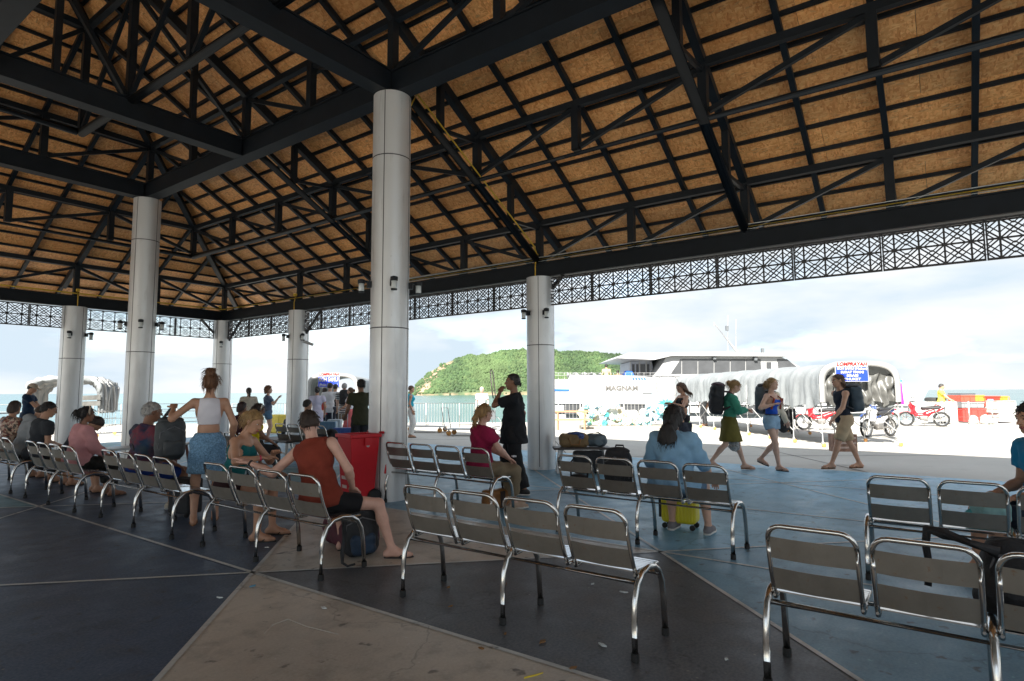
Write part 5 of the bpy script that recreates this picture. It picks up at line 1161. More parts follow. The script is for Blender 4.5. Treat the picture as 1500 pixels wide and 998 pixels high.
def person(label, loc, face, H=1.70, pose='stand', seat=.46, lean=0., side=0., twist=0., head=(0, 0), hands=(None, None), feet=(None, None), poles=(None, None), kneep=(None, None), fat=1., fem=False,
           skin='fair', hair=('short', H_DBR), clothes=(), shoes='flip', shoem=None, res=.018, fingers=True, watch=None, group='travellers in and around the pavilion', extra=None, curl=.6, name='person', shw=1.):
    s = H/1.70; t = thing(name, label, 'person', tuple(loc), R(face)-math.pi/2, group); sk = SKINS[skin]
    V3 = Vector
    pz = .93*s if pose != 'sit' else seat + .095*s*(.6+.4*fat)
    pel = V3((0, 0, pz)); Rl = Matrix.Rotation(side, 3, 'Y') @ Matrix.Rotation(-lean, 3, 'X')
    u = Rl @ V3((0, 0, 1)); fw = Rl @ V3((0, 1, 0))
    Rtw = Matrix.Rotation(twist, 3, u); rt = Rtw @ (Rl @ V3((1, 0, 0))); fwt = Rtw @ fw
    B = Matrix((rt, fwt, u)).transposed(); Bp = Matrix.Identity(3) if pose != 'sit' else Matrix.Rotation(-lean*.3, 3, 'X')
    chest = pel + u*(.36*s); nb = pel + u*(.515*s) - fwt*.01*s
    sw = (.165 if fem else .185)*s*(.9+.1*fat)*shw; hw = .088*s*(.6+.4*fat)
    sh = [pel + u*((.465-.045*max(0, fat-1))*s) + rt*(sw*q) for q in (-1, 1)]
    yaw, pit = head
    Rh = Matrix.Rotation(yaw, 3, u) @ B @ Matrix.Rotation(-pit, 3, 'X'); hu = Rh @ V3((0, 0, 1)); hf = Rh @ V3((0, 1, 0)); hr = Rh @ V3((1, 0, 0))
    hc = nb + (u*.5+hu*.5)*(.085*s) + hu*(.095*s) + hf*.022*s
    la1, la2, ll1, ll2 = .285*s, .255*s, .43*s, .415*s
    arms = []
    for i, q in enumerate((-1, 1)):
        tg = V3(hands[i]) if hands[i] is not None else sh[i] + V3((q*.07, .05, -.50*s))
        if hands[i] is None and pose == 'sit': tg = pel + V3((q*.13, .30*s, .10))
        po = poles[i] if poles[i] is not None else (q*.5, -1, -.4)
        e, w = ik(sh[i], tg, la1, la2, po); arms.append((sh[i], e, w))
    legs = []
    for i, q in enumerate((-1, 1)):
        hp = pel + V3((q*hw, 0, -.02*s))
        if feet[i] is not None: tg = V3(feet[i][:3])
        elif pose == 'sit': tg = V3((q*hw*1.3, .46*s, .085*s))
        else: tg = V3((q*.085*s, .0, .085*s))
        k_, a = ik(hp, tg, ll1, ll2, kneep[i] if kneep[i] is not None else (q*.15, 1, .3)); legs.append((hp, k_, a))
    f = fat; skb = []
    # ---- body
    torso = [el(pel + u*.0, (.150*s*f*(1.06 if fem else 1), .108*s*f, .115*s), Bp), el(pel + u*.15*s, (.128*s*f*(.93 if fem else 1.04), .095*s*f, .15*s), B), el(chest - fwt*.005, (.148*s*(.5+.5*f), .102*s*(.5+.5*f), .165*s), B), rc(sh[0]-rt*-.02-u*.012, sh[1]-rt*.02-u*.012, (.058 if f < 1.3 else .062)*s), rc(nb-u*.06*s, nb-u*.0, .10*s, .058*s)]
    if pose == 'sit': torso.append(el(pel - fw*.02 + V3((0, 0, -.02)), (.165*s*f, .12*s*f, .09*s)))
    else: torso.append(el(pel - fw*.035*s - u*.03*s, (.145*s*f, .085*s*f, .10*s)))
    if fem: torso += [el(chest + fwt*.075*s + rt*(q*.068*s) - u*.005*s, (.058*s, .055*s, .062*s), B) for q in (-1, 1)]
    limbs = []; armp = []; legp = []
    for (a, e, w) in arms: armp.append([rc(a, e, .050*s*(.5+.5*f)*(.9 if fem else 1), .038*s*(.6+.4*f)), rc(e, e.lerp(w, .35), .040*s*(.6+.4*f), .038*s*(.6+.4*f)), rc(e.lerp(w, .3), w, .038*s*(.6+.4*f), .025*s)])
    for (a, k_, an) in legs:
        bk_ = ((an-k_).normalized().cross(V3((1, 0, 0)))).normalized(); bk_ = bk_ if bk_.y < 0 else -bk_
        legp.append([rc(a, k_, .083*s*(.4+.6*f), .052*s*(.6+.4*f)), rc(k_, k_.lerp(an, .35)+bk_*.012*s, .051*s*(.6+.4*f), .052*s*(.6+.4*f)), rc(k_.lerp(an, .3)+bk_*.012*s, an, .052*s*(.6+.4*f), .033*s)])
    feetp = []
    for i, (a, k_, an) in enumerate(legs):
        fy = feet[i][3] if feet[i] is not None and len(feet[i]) > 3 else 0.; dirn = V3((-math.sin(fy), math.cos(fy), 0))
        slope = 0.
        if an.z > .13*s: slope = min(.9, (an.z-.085*s)*3.0)
        td = (dirn*math.cos(slope) - V3((0, 0, 1))*math.sin(slope)).normalized(); dn = V3((0, 0, -1))*math.cos(slope) - dirn*math.sin(slope)
        heel = an - td*.045*s + dn*.045*s; ball = an + td*.12*s + dn*.055*s; toe = an + td*.175*s + dn*.060*s
        feetp.append((heel, ball, toe, td, dn, an))
    fp = []
    for heel, ball, toe, td, dn, an in feetp: fp += [rc(an, heel, .032*s, .030*s), rc(an, ball, .034*s, .026*s), rc(heel, ball, .028*s, .030*s), rc(ball, toe, .030*s, .020*s), rc(ball-td.cross(dn)*.016*s, ball+td.cross(dn)*.016*s, .022*s)]
    # ---- head
    hs = 1.02*s*(.97 if fem else 1)
    P = lambda x, y, z: hc + (hr*x + hf*y + hu*z)*hs
    hd = [el(P(0, -.012, .025), V3((.076, .094, .088))*hs, Rh), el(P(0, .02, -.035), V3((.062, .070, .075))*hs, Rh), rc(P(-.018, .062, -.088), P(.018, .062, -.088), .022*hs), rc(P(0, .088, .012), P(0, .108, -.022), .010*hs, .014*hs, None, .012), rc(P(-.03, .078, .032), P(.03, .078, .032), .012*hs, None, None, .015), rc(P(-.02, .082, -.055), P(.02, .082, -.055), .010*hs, None, None, .012),
          el(P(-.078, -.005, -.005), V3((.010, .020, .032))*hs, Rh, None, .008), el(P(.078, -.005, -.005), V3((.010, .020, .032))*hs, Rh, None, .008), rc(nb - u*.03*s, P(0, -.022, -.05), .056*s*(.7+.3*f)*(.88 if fem else 1), .050*s*(.8+.2*f)*(.9 if fem else 1))]
    body = torso + [p for q in armp for p in q] + [p for q in legp for p in q] + fp + hd
    # ---- garments
    garments = []
    for gi, g in enumerate(clothes):
        ty = g[0]; o = g[2] if len(g) > 2 else {}; lo_ = o.get('loose', .014); cuts = []; pr = []
        if ty == 'top':
            pr += [p for p in torso]
            hem = o.get('hem', -.10); cuts.append((pel + u*(hem*s), -u)); nk = o.get('neck', .0)
            cuts.append((nb + u*(.012*s-nk) + fwt*.0, (u*.95+fwt*.30).normalized()))
            sl = o.get('sleeve', .5)
            for (a, e, w) in arms:
                if sl <= 0: continue
                if sl <= 1: pr.append(rc(a, e, .058*s*(.5+.5*f), .050*s*(.6+.4*f), [(a.lerp(e, sl), (e-a).normalized())]))
                else: pr += [rc(a, e, .056*s*(.5+.5*f), .046*s), rc(e, w, .045*s, .036*s, [(e.lerp(w, sl-1), (w-e).normalized())])]
            if sl <= 0:
                ins = o.get('inset', .80)
                for q, (a, e, w) in zip((-1, 1), arms): cuts.append((pel + u*.465*s + rt*(q*sw*ins), (rt*q + u*.10).normalized()))
            if hem < -.05 and pose != 'sit': pr.append(rc(pel - u*.0, pel + u*((hem-.06)*s), .135*s*f, .150*s*f))
            if hem < .0 and pose == 'sit': pr += [el(pel + u*.02, (.162*s*f, .128*s*f, .10*s), Bp)]
            if o.get('drape'): pr.append(rc(pel + u*.22*s, pel + u*((hem-.05)*s), .13*s*f, .13*s*f+o['drape']))
        elif ty in ('pants', 'shorts'):
            L_ = o.get('leg', .6); cuts.append((pel + u*(o.get('waist', .07)*s), u)); pr += [torso[0], torso[5], el(pel + u*.06*s, (.132*s*f, .10*s*f, .09*s), Bp)]; fl_ = o.get('flare', 0.)
            for (a, k_, an) in legs:
                if L_ <= 1: pr.append(rc(a, k_, .090*s*(.4+.6*f), .060*s+fl_+.02*(1-L_), [(a.lerp(k_, L_), (k_-a).normalized())]))
                else: pr += [rc(a, k_, .088*s*(.4+.6*f), .062*s+fl_*.5), rc(k_, an, .062*s+fl_*.5, .050*s+fl_, [(k_.lerp(an, L_-1), (an-k_).normalized())])]
        elif ty == 'skirt':
            L_ = o.get('len', .42)*s; fl_ = o.get('flare', .06); cuts.append((pel + u*(o.get('waist', .10)*s), u))
            if pose == 'sit':
                pr += [torso[0], torso[5]]
                for (a, k_, an) in legs: pr.append(rc(a, k_, .098*s*f, .075*s, [(a.lerp(k_, o.get('leg', .8)), (k_-a).normalized())]))
                pr.append(rc(legs[0][0].lerp(legs[0][1], .2), legs[1][0].lerp(legs[1][1], .2), .085*s))
            else:
                hemz = pz - L_; kk = (legs[0][1]+legs[1][1])/2; cc = V3((kk.x*.7, kk.y*.7, hemz-.08))
                pr += [torso[0], torso[5], el(pel + u*.07*s, (.128*s*f, .10*s*f, .09*s), Bp), rc(pel + V3((0, 0, -.03)), cc, .135*s*f, .15*s*f+fl_)]
                for (a, k_, an) in legs: pr.append(rc(a, k_, .095*s*f, .085*s))
                cuts.append((V3((0, 0, hemz)), V3((0, 0, -1))))
        elif ty == 'hood': pr += [el(nb - fwt*.05*s + u*.02*s, (.11*s, .08*s, .07*s), B)]
        garments.append((o.get('name', {'top': 'shirt', 'pants': 'trousers', 'shorts': 'shorts', 'skirt': 'skirt', 'hood': 'hood'}[ty]), pr, lo_, cuts, g[1], o.get('wr', .0045)))
    lo, hi = bounds(body, .03+3*res); n = tuple(int((hi[i]-lo[i])/res)+2 for i in range(3)); D, ax = field(body, lo, n, res, .022*s)
    X, Y, Z = np.meshgrid(*ax, indexing='ij', sparse=True); parts = []
    for gi, (nm, pr, lo_, cuts, m, wr) in enumerate(garments):
        G, _ = field(pr, lo, n, res, .03, lo_); G = wrinkle(G, ax, wr, 26, gi+len(label))
        inside = G < -.25*res
        for pt, nn in cuts:
            c_ = (X-pt[0])*nn[0]+(Y-pt[1])*nn[1]+(Z-pt[2])*nn[2]; G = np.maximum(G, c_); inside = inside & (c_ < -res*.8)
        D = np.where(inside, np.maximum(D+.012+.3*res, -.5), D) if True else D
        V, F = nets(G, lo, res)
        if len(F): parts.append((nm, V, F, m))
    V, F = nets(D, lo, res); Vs, Fs = [V], [F]; off = len(V)
    # ---- hands with five fingers, meshed finer, welded into the same mesh
    for i, q in enumerate((-1, 1)):
        a, e, w = arms[i]; d = (w-e).normalized(); ref = V3((0, 0, 1)) if abs(d.z) < .8 else V3((0, 1, 0))
        ac = d.cross(ref).normalized(); pn = ac.cross(d).normalized()          # ac across the palm, pn out of its back
        if abs(d.z) >= .8: ac, pn = V3((0, 1, 0))-d*d.y, None; ac.normalize(); pn = d.cross(ac)*q
        kn = w + d*.085*s; hp_ = [rc(w-d*.035*s, w, .024*s, .022*s), bx(w + d*.045*s, (.040*s, .045*s, .014*s), .012*s, Matrix((ac, d, pn)).transposed())]
        hres = .0062 if (fingers and res < .02) else .009
        for k_ in range(4):
            b0 = kn + ac*((k_-1.5)*.0195*s*(-q)); L1 = (.040, .045, .042, .033)[k_]*s; c1 = curl*(.7+.12*k_); m1 = b0 + (d*math.cos(c1*.6) - pn*math.sin(c1*.6))*L1; m2 = m1 + (d*math.cos(c1*1.6) - pn*math.sin(c1*1.6))*L1*.85
            hp_ += [rc(b0-d*.012*s, m1, .0098*s, .0088*s, None, .006), rc(m1, m2, .0088*s, .0070*s, None, .006)]
        tb_ = w + d*.022*s + ac*(.034*s*q) ; t1 = tb_ + (d*.7+ac*q*.6-pn*.25).normalized()*.042*s; t2 = t1 + (d*.95+ac*q*.1-pn*.3).normalized()*.030*s
        hp_ += [rc(tb_, t1, .0125*s, .0105*s, None, .008), rc(t1, t2, .0100*s, .008*s, None, .006)]
        V2, F2 = blob(hp_, hres, .010*s); Vs.append(V2); Fs.append(F2+off); off += len(V2)
    V = np.concatenate(Vs); F = np.concatenate(Fs)
    b = link('body', npmesh('body', V, F, sk), t)
    for nm, V, F, m in parts: link(nm, npmesh(nm, V, F, m), t)
    # ---- face
    for e_ in (-1, 1):
        q = MB(); q.ell(P(e_*.031, .075, .012), V3((.013, .008, .0065))*hs, 8, 6, Rh); ey = q.build('eye', EYEW, t, True)
        q = MB(); q.ell(P(e_*.031, .081, .012), V3((.006, .004, .006))*hs, 8, 6, Rh); q.build('iris', EYED, ey, True)
        q = MB(); q.tube([P(e_*.015, .087, .032), P(e_*.033, .085, .037), P(e_*.050, .074, .030)], .0035*hs, 5); q.build('eyebrow', hairm(hair[1] if hair[0] != 'cap' else H_BLK), t)
    q = MB(); q.ell(P(0, .092, -.055), V3((.024, .008, .010))*hs, 10, 6, Rh); q.build('lips', LIPM, t, True)
    # ---- hair
    st, hcn = hair[0], hair[1]; hm = hairm(hcn); hp_ = []; cuts = [(P(0, .045, .03), (hf*.93+hu*-.30).normalized())]; wr = .004
    if st != 'bald':
        hp_ = [el(P(0, -.016, .030), V3((.083, .101, .094))*hs, Rh), el(P(0, -.045, -.02), V3((.074, .066, .066))*hs, Rh)]
        if st in ('short', 'cap'): cuts = [(P(0, .026, .02), (hf*.66-hu*.75).normalized()), (P(0, 0, -.050), -hu)]; wr = .0055
        elif st == 'thin': cuts = [(P(0, .02, .03), (hf*.80-hu*.6).normalized()), (P(0, 0, -.05), -hu)]
        else: cuts = [(P(0, .036, .03), (hf*.78-hu*.62).normalized())]
        if st == 'bun': hp_ += [el(P(.0, -.055, .128), V3((.050, .048, .040))*hs, Rh), el(P(.03, -.07, .145), V3((.028, .026, .03))*hs, Rh), el(P(-.03, -.05, .14), V3((.026, .026, .03))*hs, Rh)]; wr = .006
        if st == 'lowbun': hp_ += [el(P(.0, -.138, .0), V3((.042, .042, .046))*hs, Rh), el(P(-.02, -.152, .03), V3((.026, .024, .03))*hs, Rh)]; wr = .005
        if st == 'pony': hp_ += [rc(P(0, -.10, .02), P(0, -.145, -.10), .034*hs, .030*hs), rc(P(0, -.145, -.10), P(.01, -.125, -.24), .030*hs, .012*hs)]
        if st == 'long':
            L_ = hair[2] if len(hair) > 2 else .45; dn = V3((0, 0, -1)); bk0 = P(0, -.07, -.03); bk1 = nb - fwt*(.125*s*(.25+.75*f)+.03) + dn*(L_*.36); 
            Rb = Matrix((rt, fwt, u)).transposed(); m_ = bk1 - u*(L_*.25)
            hp_ += [rc(bk0, bk1, .080*hs, .070*hs), el(bk1 + u*.06, V3((.115, .065, L_*.42)), Rb), el(P(0, -.05, -.03), V3((.100, .085, .13))*hs, Rh), el(m_, V3((.085, .045, L_*.42)), Rb), rc(P(-.06, -.02, -.02), P(-.07, -.06, -.15), .035*hs), rc(P(.06, -.02, -.02), P(.07, -.06, -.15), .035*hs)]; wr = .005
        if st == 'curly': hp_ = [el(P(0, -.025, .035), V3((.115, .120, .115))*hs, Rh), el(P(0, -.05, -.05), V3((.115, .09, .08))*hs, Rh)]; wr = .014
        if st == 'shag': hp_ += [el(P(0, -.04, -.05), V3((.085, .07, .08))*hs, Rh)]; wr = .007
        V, F = blob(hp_, min(res, .013), .03, 0, cuts, (wr, 60 if st == 'curly' else -70), len(label)); hobj = link('hair', npmesh('hair', V, F, hm), t)
        if res < .0185 and len(V):      # loose strands lying over the mass of hair
            rng = np.random.RandomState(len(label)); pick = rng.randint(len(V), size=170 if st in ('short', 'thin', 'cap') else 260); q = MB(); hcv = np.array(hc)
            for p_ in V[pick]:
                p_ = V3(p_); nrm = (p_-hc); nrm = (nrm - hu*min(0, nrm.dot(hu))*.7).normalized(); dn = (-hu*.8 - hf*.35 + hr*rng.normal()*.35 + hf*rng.normal()*.25); dn = (dn-nrm*dn.dot(nrm)).normalized(); L_ = rng.uniform(.02, .045) if st in ('short', 'thin', 'cap') else rng.uniform(.04, .09)
                q.tube([p_ - nrm*.003, p_ + dn*L_*.5 + nrm*(.003+.004*rng.rand()), p_ + dn*L_ + nrm*(.002+.009*rng.rand()) + V3((0, 0, -.15))*L_], [.0032, .0026, .0008], 3, False, False)
            tag(q.build('strands', hm, t), kind='stuff')
    if st == 'cap':
        cm = hair[2]; V, F = blob([el(P(0, -.008, .045), V3((.090, .108, .085))*hs, Rh), bx(P(0, .125, .045), V3((.068, .062, .008))*hs, .008*hs, Rh)], .011, .012, 0, [(P(0, 0, .03), -hu)]); link('cap', npmesh('cap', V, F, cm), t)
    if extra: extra(t, dict(P=P, hr=hr, hf=hf, hu=hu, hs=hs, pel=pel, u=u, rt=rt, fwt=fwt, arms=arms, legs=legs, s=s, sh=sh, nb=nb, chest=chest))
    # ---- footwear
    for i, (heel, ball, toe, td, dn, an) in enumerate(feetp):
        sd_ = td.cross(-dn).normalized(); m = shoem or SOLE
        if shoes in ('flip', 'sandal'):
            z_ = dn*.030*s; q = MB(); pts = []
            for a in range(0, 360, 20): c_, s2 = math.cos(R(a)), math.sin(R(a)); pts.append((s2*(.043 if c_ > 0 else .034)*s, (heel.lerp(toe, .5)-heel).length + c_*.135*s))
            q.prism(pts, heel + z_ - td*.0, sd_, td, .016*s if sd_.cross(td).dot(dn) > 0 else -.016*s); so = q.build('sandal', m, t)
            for e_ in (-1, 1): q = MB(); q.tube([ball + td*.035*s - dn*.022*s, ball + sd_*e_*.022*s - dn*.022*s, ball - td*.055*s + sd_*e_*.040*s + dn*.022*s], .006*s, 5); q.build('strap', m, so)
            if shoes == 'sandal': q = MB(); q.tube([an + sd_*.036*s + td*.0, an + td*.036*s, an - sd_*.036*s, an - td*.040*s, an + sd_*.036*s], .006*s, 5); q.build('ankle_strap', m, so)
        elif shoes == 'sneaker':
            V, F = blob([rc(heel - dn*.0, ball, .038*s, .042*s), rc(ball, toe + td*.01*s, .042*s, .032*s), rc(an + dn*.015*s, heel, .042*s, .036*s), rc(an + dn*.02*s, ball, .042*s, .032*s)], .012, .02, 0, [(heel + dn*.030*s, dn)]); so = link('shoe', npmesh('shoe', V, F, m), t)
            V, F = blob([rc(heel + dn*.028*s, ball + dn*.022*s, .042*s, .047*s), rc(ball + dn*.022*s, toe + td*.012*s + dn*.012*s, .047*s, .036*s)], .011, .02, 0, [(heel + dn*.016*s, -dn), (heel + dn*.042*s, dn)]); link('sole', npmesh('sole', V, F, mat('pale_sole', (.62, .60, .56), .7)), so)
    return t
def bpack(t, c, L_, H_, W_, T_, m, m2, seed=1, name='worn_backpack', label=None):
    """a backpack worn by a person is still a thing of its own; built in the wearer's frame"""
    Mw = Matrix.Translation(t.location) @ Matrix.Rotation(t.rotation_euler.z, 4, 'Z'); u, rt, fw = L_
    Rm = Matrix((rt, fw, u)).transposed(); o = thing('backpack', label, 'backpack', tuple(t.location), t.rotation_euler.z)
    b = blob_obj('bag_body', [bx(c, (W_/2, T_/2, H_/2), .07, Rm), el(c - fw*.03 + u*H_*.12, (W_*.5, T_*.55, H_*.36), Rm), el(c - fw*T_*.3 - u*H_*.2, (W_*.42, T_*.35, H_*.24), Rm)], m, o, res=.016, wr=(.006, 26), seed=seed, k=.04)
    blob_obj('lid', [el(c + u*H_*.47, (W_*.47, T_*.55, H_*.10), Rm)], m2, o, res=.014, wr=(.004, 30), seed=seed)
    for e_ in (-1, 1):
        q = MB(); a = c + rt*(e_*min(W_*.3, .11)) + u*min(H_*.3, .13) + fw*T_*.4; q.tube([a, a + fw*.03 + u*.028, a + fw*.09 + u*.030, a + fw*.16 - u*.005, a + fw*.195 - u*.07 + rt*e_*.01, a + fw*.19 - u*.16 + rt*e_*.02, a + fw*.13 - u*.25 + rt*e_*.045, a + fw*.03 - u*.31 + rt*e_*.06, a - u*.34], .018, 7); q.build('shoulder_strap', m2, o, True)
        q = MB(); q.bar(c + rt*e_*W_*.28 - fw*T_*.56 + u*H_*.38, c + rt*e_*W_*.28 - fw*T_*.56 - u*H_*.3, .018, .006, fw); q.build('webbing', m2, o)
    return o
def seat_y(b, i): return BENCH[b][1] + .03 + .2 + .46*i
C = cloth
# ---- bench row nearest the camera
def tank_extra(t, j):
    q = MB(); c = j['nb'] - j['u']*.07 - j['fwt']*.112; q.box(tuple(c), (.014, .006, .05), 0, Matrix((j['rt'], j['fwt'], j['u'])).transposed()); q.build('orange_print', mat('orange_print', (.85, .10, .02), .6), t)
    a, e, w = j['arms'][0]; q = MB(); d = (w-e).normalized(); q.lathe([(.029, -.010), (.031, 0), (.029, .010)], e.lerp(w, .93), 14, d); q.build('watch', NYB, t, True)
person('seated man in rust-red tank top and black shorts, arm stretched along the bench', (3.40, 4.53, 0), 22, 1.70, 'sit', lean=.10, side=-.26, twist=.0, head=(.62, .10), hands=((-.74, -.02, .86), (.16, .26, .62)), poles=((-.3, -.2, -1), (.9, -.6, -.2)),
       feet=((-.05, .46, .085), (.545, .29, .085, -1.2)), kneep=((0, .8, .7), (.6, .7, .9)), skin='pink', hair=('short', H_DBR), clothes=[('shorts', C('black_shorts', (.012, .012, .014)), dict(leg=.62, loose=.010)), ('top', C('rust', (.20, .035, .02), .18, 7), dict(sleeve=0, hem=-.09, loose=.030, inset=.90, wr=.007))], shoes='flip', res=.014, extra=tank_extra, curl=.5)
def teal_extra(t, j):
    a, e, w = j['arms'][1]; d = (w-e).normalized(); q = MB(); q.lathe([(.027, -.008), (.029, 0), (.027, .008)], e.lerp(w, .92), 12, d); q.build('wristband', mat('pink_band', (.6, .05, .12), .6), t)
    q = MB(); q.ell(tuple(j['P'](-.03, -.15, -.01)), .022, 8, 6); q.ell(tuple(j['P'](-.02, -.16, .02)), .018, 8, 6); q.build('hair_clip', mat('clip_cream', (.7, .62, .5), .4), t)
person('seated woman in teal top with loose bun, turned to the man in rust tank top', (3.42, 6.10, 0), -50, 1.68, 'sit', lean=.30, twist=-.25, head=(-.1, .22), hands=((-.02, .44, .86), (.22, .40, .84)), poles=((-.8, -.2, -.6), (.8, -.3, -.5)),
       feet=((-.10, .42, .085), (.20, .36, .085)), kneep=((0, 1, .6), (.3, 1, .7)), fem=True, skin='tan', hair=('lowbun', H_BLD), clothes=[('shorts', C('black_red', (.03, .012, .014)), dict(leg=.5, loose=.014)), ('top', C('teal', (.01, .13, .14)), dict(sleeve=0, hem=-.05, neck=.06, loose=.008, inset=.62))], shoes='flip', res=.014, extra=teal_extra)
def old_extra(t, j):
    q = MB(); a = j['sh'][0] + j['u']*.03; b = j['pel'] + j['rt']*.19 + j['u']*.06; k = j['fwt']
    q.tube([a, a.lerp(b, .3) - k*.135, a.lerp(b, .6) - k*.145, b - k*.05], .012, 6); q.build('bag_strap', NYB, t, True)
m_td, tt_, bb_ = newmat('cloth_tiedye'); v_ = coords(tt_); c1_ = mixc(tt_, ramp2(tt_, noise(tt_, v_, 5, 4), .42, .58), (.010, .035, .085), (.16, .03, .05)); c2_ = mixc(tt_, ramp2(tt_, noise(tt_, v_, 7, 3), .5, .7), c1_, (.03, .05, .07)); tt_.links.new(c2_, bb_.inputs['Base Color']); bb_.inputs['Roughness'].default_value = .85
person('seated grey-haired man in dark blue and red tie-dye t-shirt with a bag strap', (3.40, 8.08, 0), 5, 1.72, 'sit', lean=.10, head=(-.35, .1), hands=((-.16, .32, .62), (.22, .30, .60)), fat=1.38, skin='brown', hair=('short', H_GRY), clothes=[('shorts', C('royal', (.012, .04, .20)), dict(leg=.85, loose=.03)), ('top', m_td, dict(sleeve=.62, hem=-.10, loose=.03, wr=.009))], shoes='sneaker', shoem=C('cream_shoe', (.55, .5, .4)), res=.016, extra=old_extra)
def band_extra(t, j):
    P = j['P']; q = MB(); q.tube([P(.083*math.sin(R(a)), .02, .03+.092*math.cos(R(a))) for a in range(-110, 111, 20)], .016*j['hs'], 6); q.build('headband', C('cream_band', (.62, .50, .40)), t, True)
person('seated woman in pink blouse with cream headband and low bun', (3.38, 10.08, 0), 0, 1.60, 'sit', lean=.12, head=(-.25, 0), hands=((-.12, .34, .60), (.14, .34, .60)), fat=1.2, fem=True, skin='brown', hair=('lowbun', H_BLK), clothes=[('pants', C('black_patterned', (.02, .02, .018), .6, 18), dict(leg=1.75, loose=.02)), ('top', C('pink', (.56, .27, .28), .08), dict(sleeve=1.7, hem=-.08, loose=.03, wr=.008))], shoes='sandal', res=.017, extra=band_extra)
def spec_extra(t, j):
    P = j['P']; q = MB()
    for e_ in (-1, 1): q.tube([P(e_*.031+.022*math.cos(R(a)), .095, .012+.018*math.sin(R(a))) for a in range(0, 360, 30)], .0025, 5, True); q.tube([P(e_*.053, .093, .016), P(e_*.08, .0, .01)], .0025, 5)
    q.build('glasses', mat('glasses_frame', (.03, .03, .03), .4), t)
person('seated dark-haired man with glasses in charcoal t-shirt', (3.36, 11.72, 0), 4, 1.72, 'sit', lean=.16, head=(-.35, .15), fat=1.12, skin='tan', hair=('short', H_BLK), clothes=[('shorts', C('black_shorts', (.012, .012, .014)), dict(leg=.9)), ('top', C('charcoal', (.035, .04, .048)), dict(sleeve=.6, hem=-.10, loose=.022, wr=.007))], res=.018, extra=spec_extra)
person('seated person in grey hoodie bent forward, hood down', (3.36, 12.45, 0), 0, 1.70, 'sit', lean=.30, head=(-.2, .45), fat=1.08, skin='tan', hair=('short', H_DBR), clothes=[('pants', C('black_pants', (.02, .02, .022)), dict(leg=1.9)), ('top', C('grey_hoodie', (.26, .28, .30), .06), dict(sleeve=1.9, hem=-.12, loose=.03, wr=.008)), ('hood', C('grey_hoodie', (.26, .28, .30)))], res=.02)
m_fl, tt_, bb_ = newmat('cloth_floral'); v_ = coords(tt_); n1_ = noise(tt_, v_, 22, 2); c1_ = mixc(tt_, ramp2(tt_, n1_, .46, .50), (.16, .03, .02), (.42, .30, .22)); c1_ = mixc(tt_, ramp2(tt_, noise(tt_, v_, 17, 2), .55, .58), c1_, (.03, .02, .015)); tt_.links.new(c1_, bb_.inputs['Base Color'])
person('seated person in red and brown floral shirt beyond the grey hoodie', (3.40, 13.25, 0), 10, 1.72, 'sit', lean=.08, head=(.5, .1), fat=1.15, skin='tan', hair=('shag', H_DBR), clothes=[('pants', C('black_pants', (.02, .02, .022)), dict(leg=1.9)), ('top', m_fl, dict(sleeve=.7, hem=-.12, loose=.03))], res=.02)
person('person with long brown hair bowing low beside the woman in pink', (3.38, 10.66, 0), -10, 1.62, 'sit', lean=.55, head=(0, .7), fem=True, skin='tan', hair=('long', H_DBR, .30), hands=((-.1, .42, .66), (.1, .42, .66)), clothes=[('shorts', C('tan_shorts', (.35, .24, .14)), dict(leg=.7)), ('top', C('dark_top', (.03, .035, .05)), dict(sleeve=.5, hem=-.08))], res=.02)
person('standing man in beige cap and navy t-shirt looking down beside the folded canopy', tuple(gp(37, 664)), -30, 1.74, head=(-.2, .45), hands=((-.12, .34, .98), (.12, .36, 1.0)), skin='tan', hair=('cap', H_BLK, C('beige_cap', (.42, .34, .26))), clothes=[('pants', C('navy_pants', (.02, .025, .04)), dict(leg=1.9)), ('top', C('navy', (.012, .03, .065)), dict(sleeve=.55, hem=-.14, loose=.022))], res=.02)
# ---- standing woman in white crop top with a backpack in her hand
wl = Vector((3.66, 7.02, 0)); 
wg = person('standing woman in white crop top and blue skirt lifting a backpack by its strap', tuple(wl), 62, 1.70, head=(-.25, .05), hands=((-.38, .18, 1.33), (.25, .12, .93)), poles=((-1, -.3, -.9), (.6, -1, -.2)), feet=((-.12, -.06, .085), (.10, .10, .085)), fem=True, skin='tan', hair=('bun', H_AUB), clothes=[('skirt', C('blue_print', (.16, .30, .46), .55, 60), dict(len=.36, flare=.03, waist=.11, loose=.012)), ('top', C('white_crop', (.72, .70, .76), .03), dict(sleeve=0, hem=.20, neck=.03, loose=.010, inset=.66))], shoes='flip', shoem=mat('tan_sandal', (.25, .12, .05), .6), res=.014, curl=1.2)
Rw = Matrix.Rotation(R(62)-math.pi/2, 3, 'Z'); bpos = wl + Rw @ Vector((-.40, .16, .72))
backpack('dark grey backpack hanging from the hand of the woman in white crop top', tuple(bpos), R(175), .50, .32, .20, mat('charcoal_nylon', (.045, .052, .058), .65, 0, .2, 12), seed=12, res=.015)
q = MB(); hp_ = wl + Rw @ Vector((-.38, .24, 1.36)); q.tube([bpos + Vector((.0, 0, .48)), bpos + Vector((0, 0, .60)), hp_ + Vector((.02, -.02, .0)), hp_ + Vector((-.03, .02, -.05)), bpos + Vector((-.08, .06, .46))], .017, 7); tag(q.build('carry_strap', mat('charcoal_nylon', (.045, .052, .058)), None, True), 'padded grey strap gripped by the woman in white crop top', 'strap')
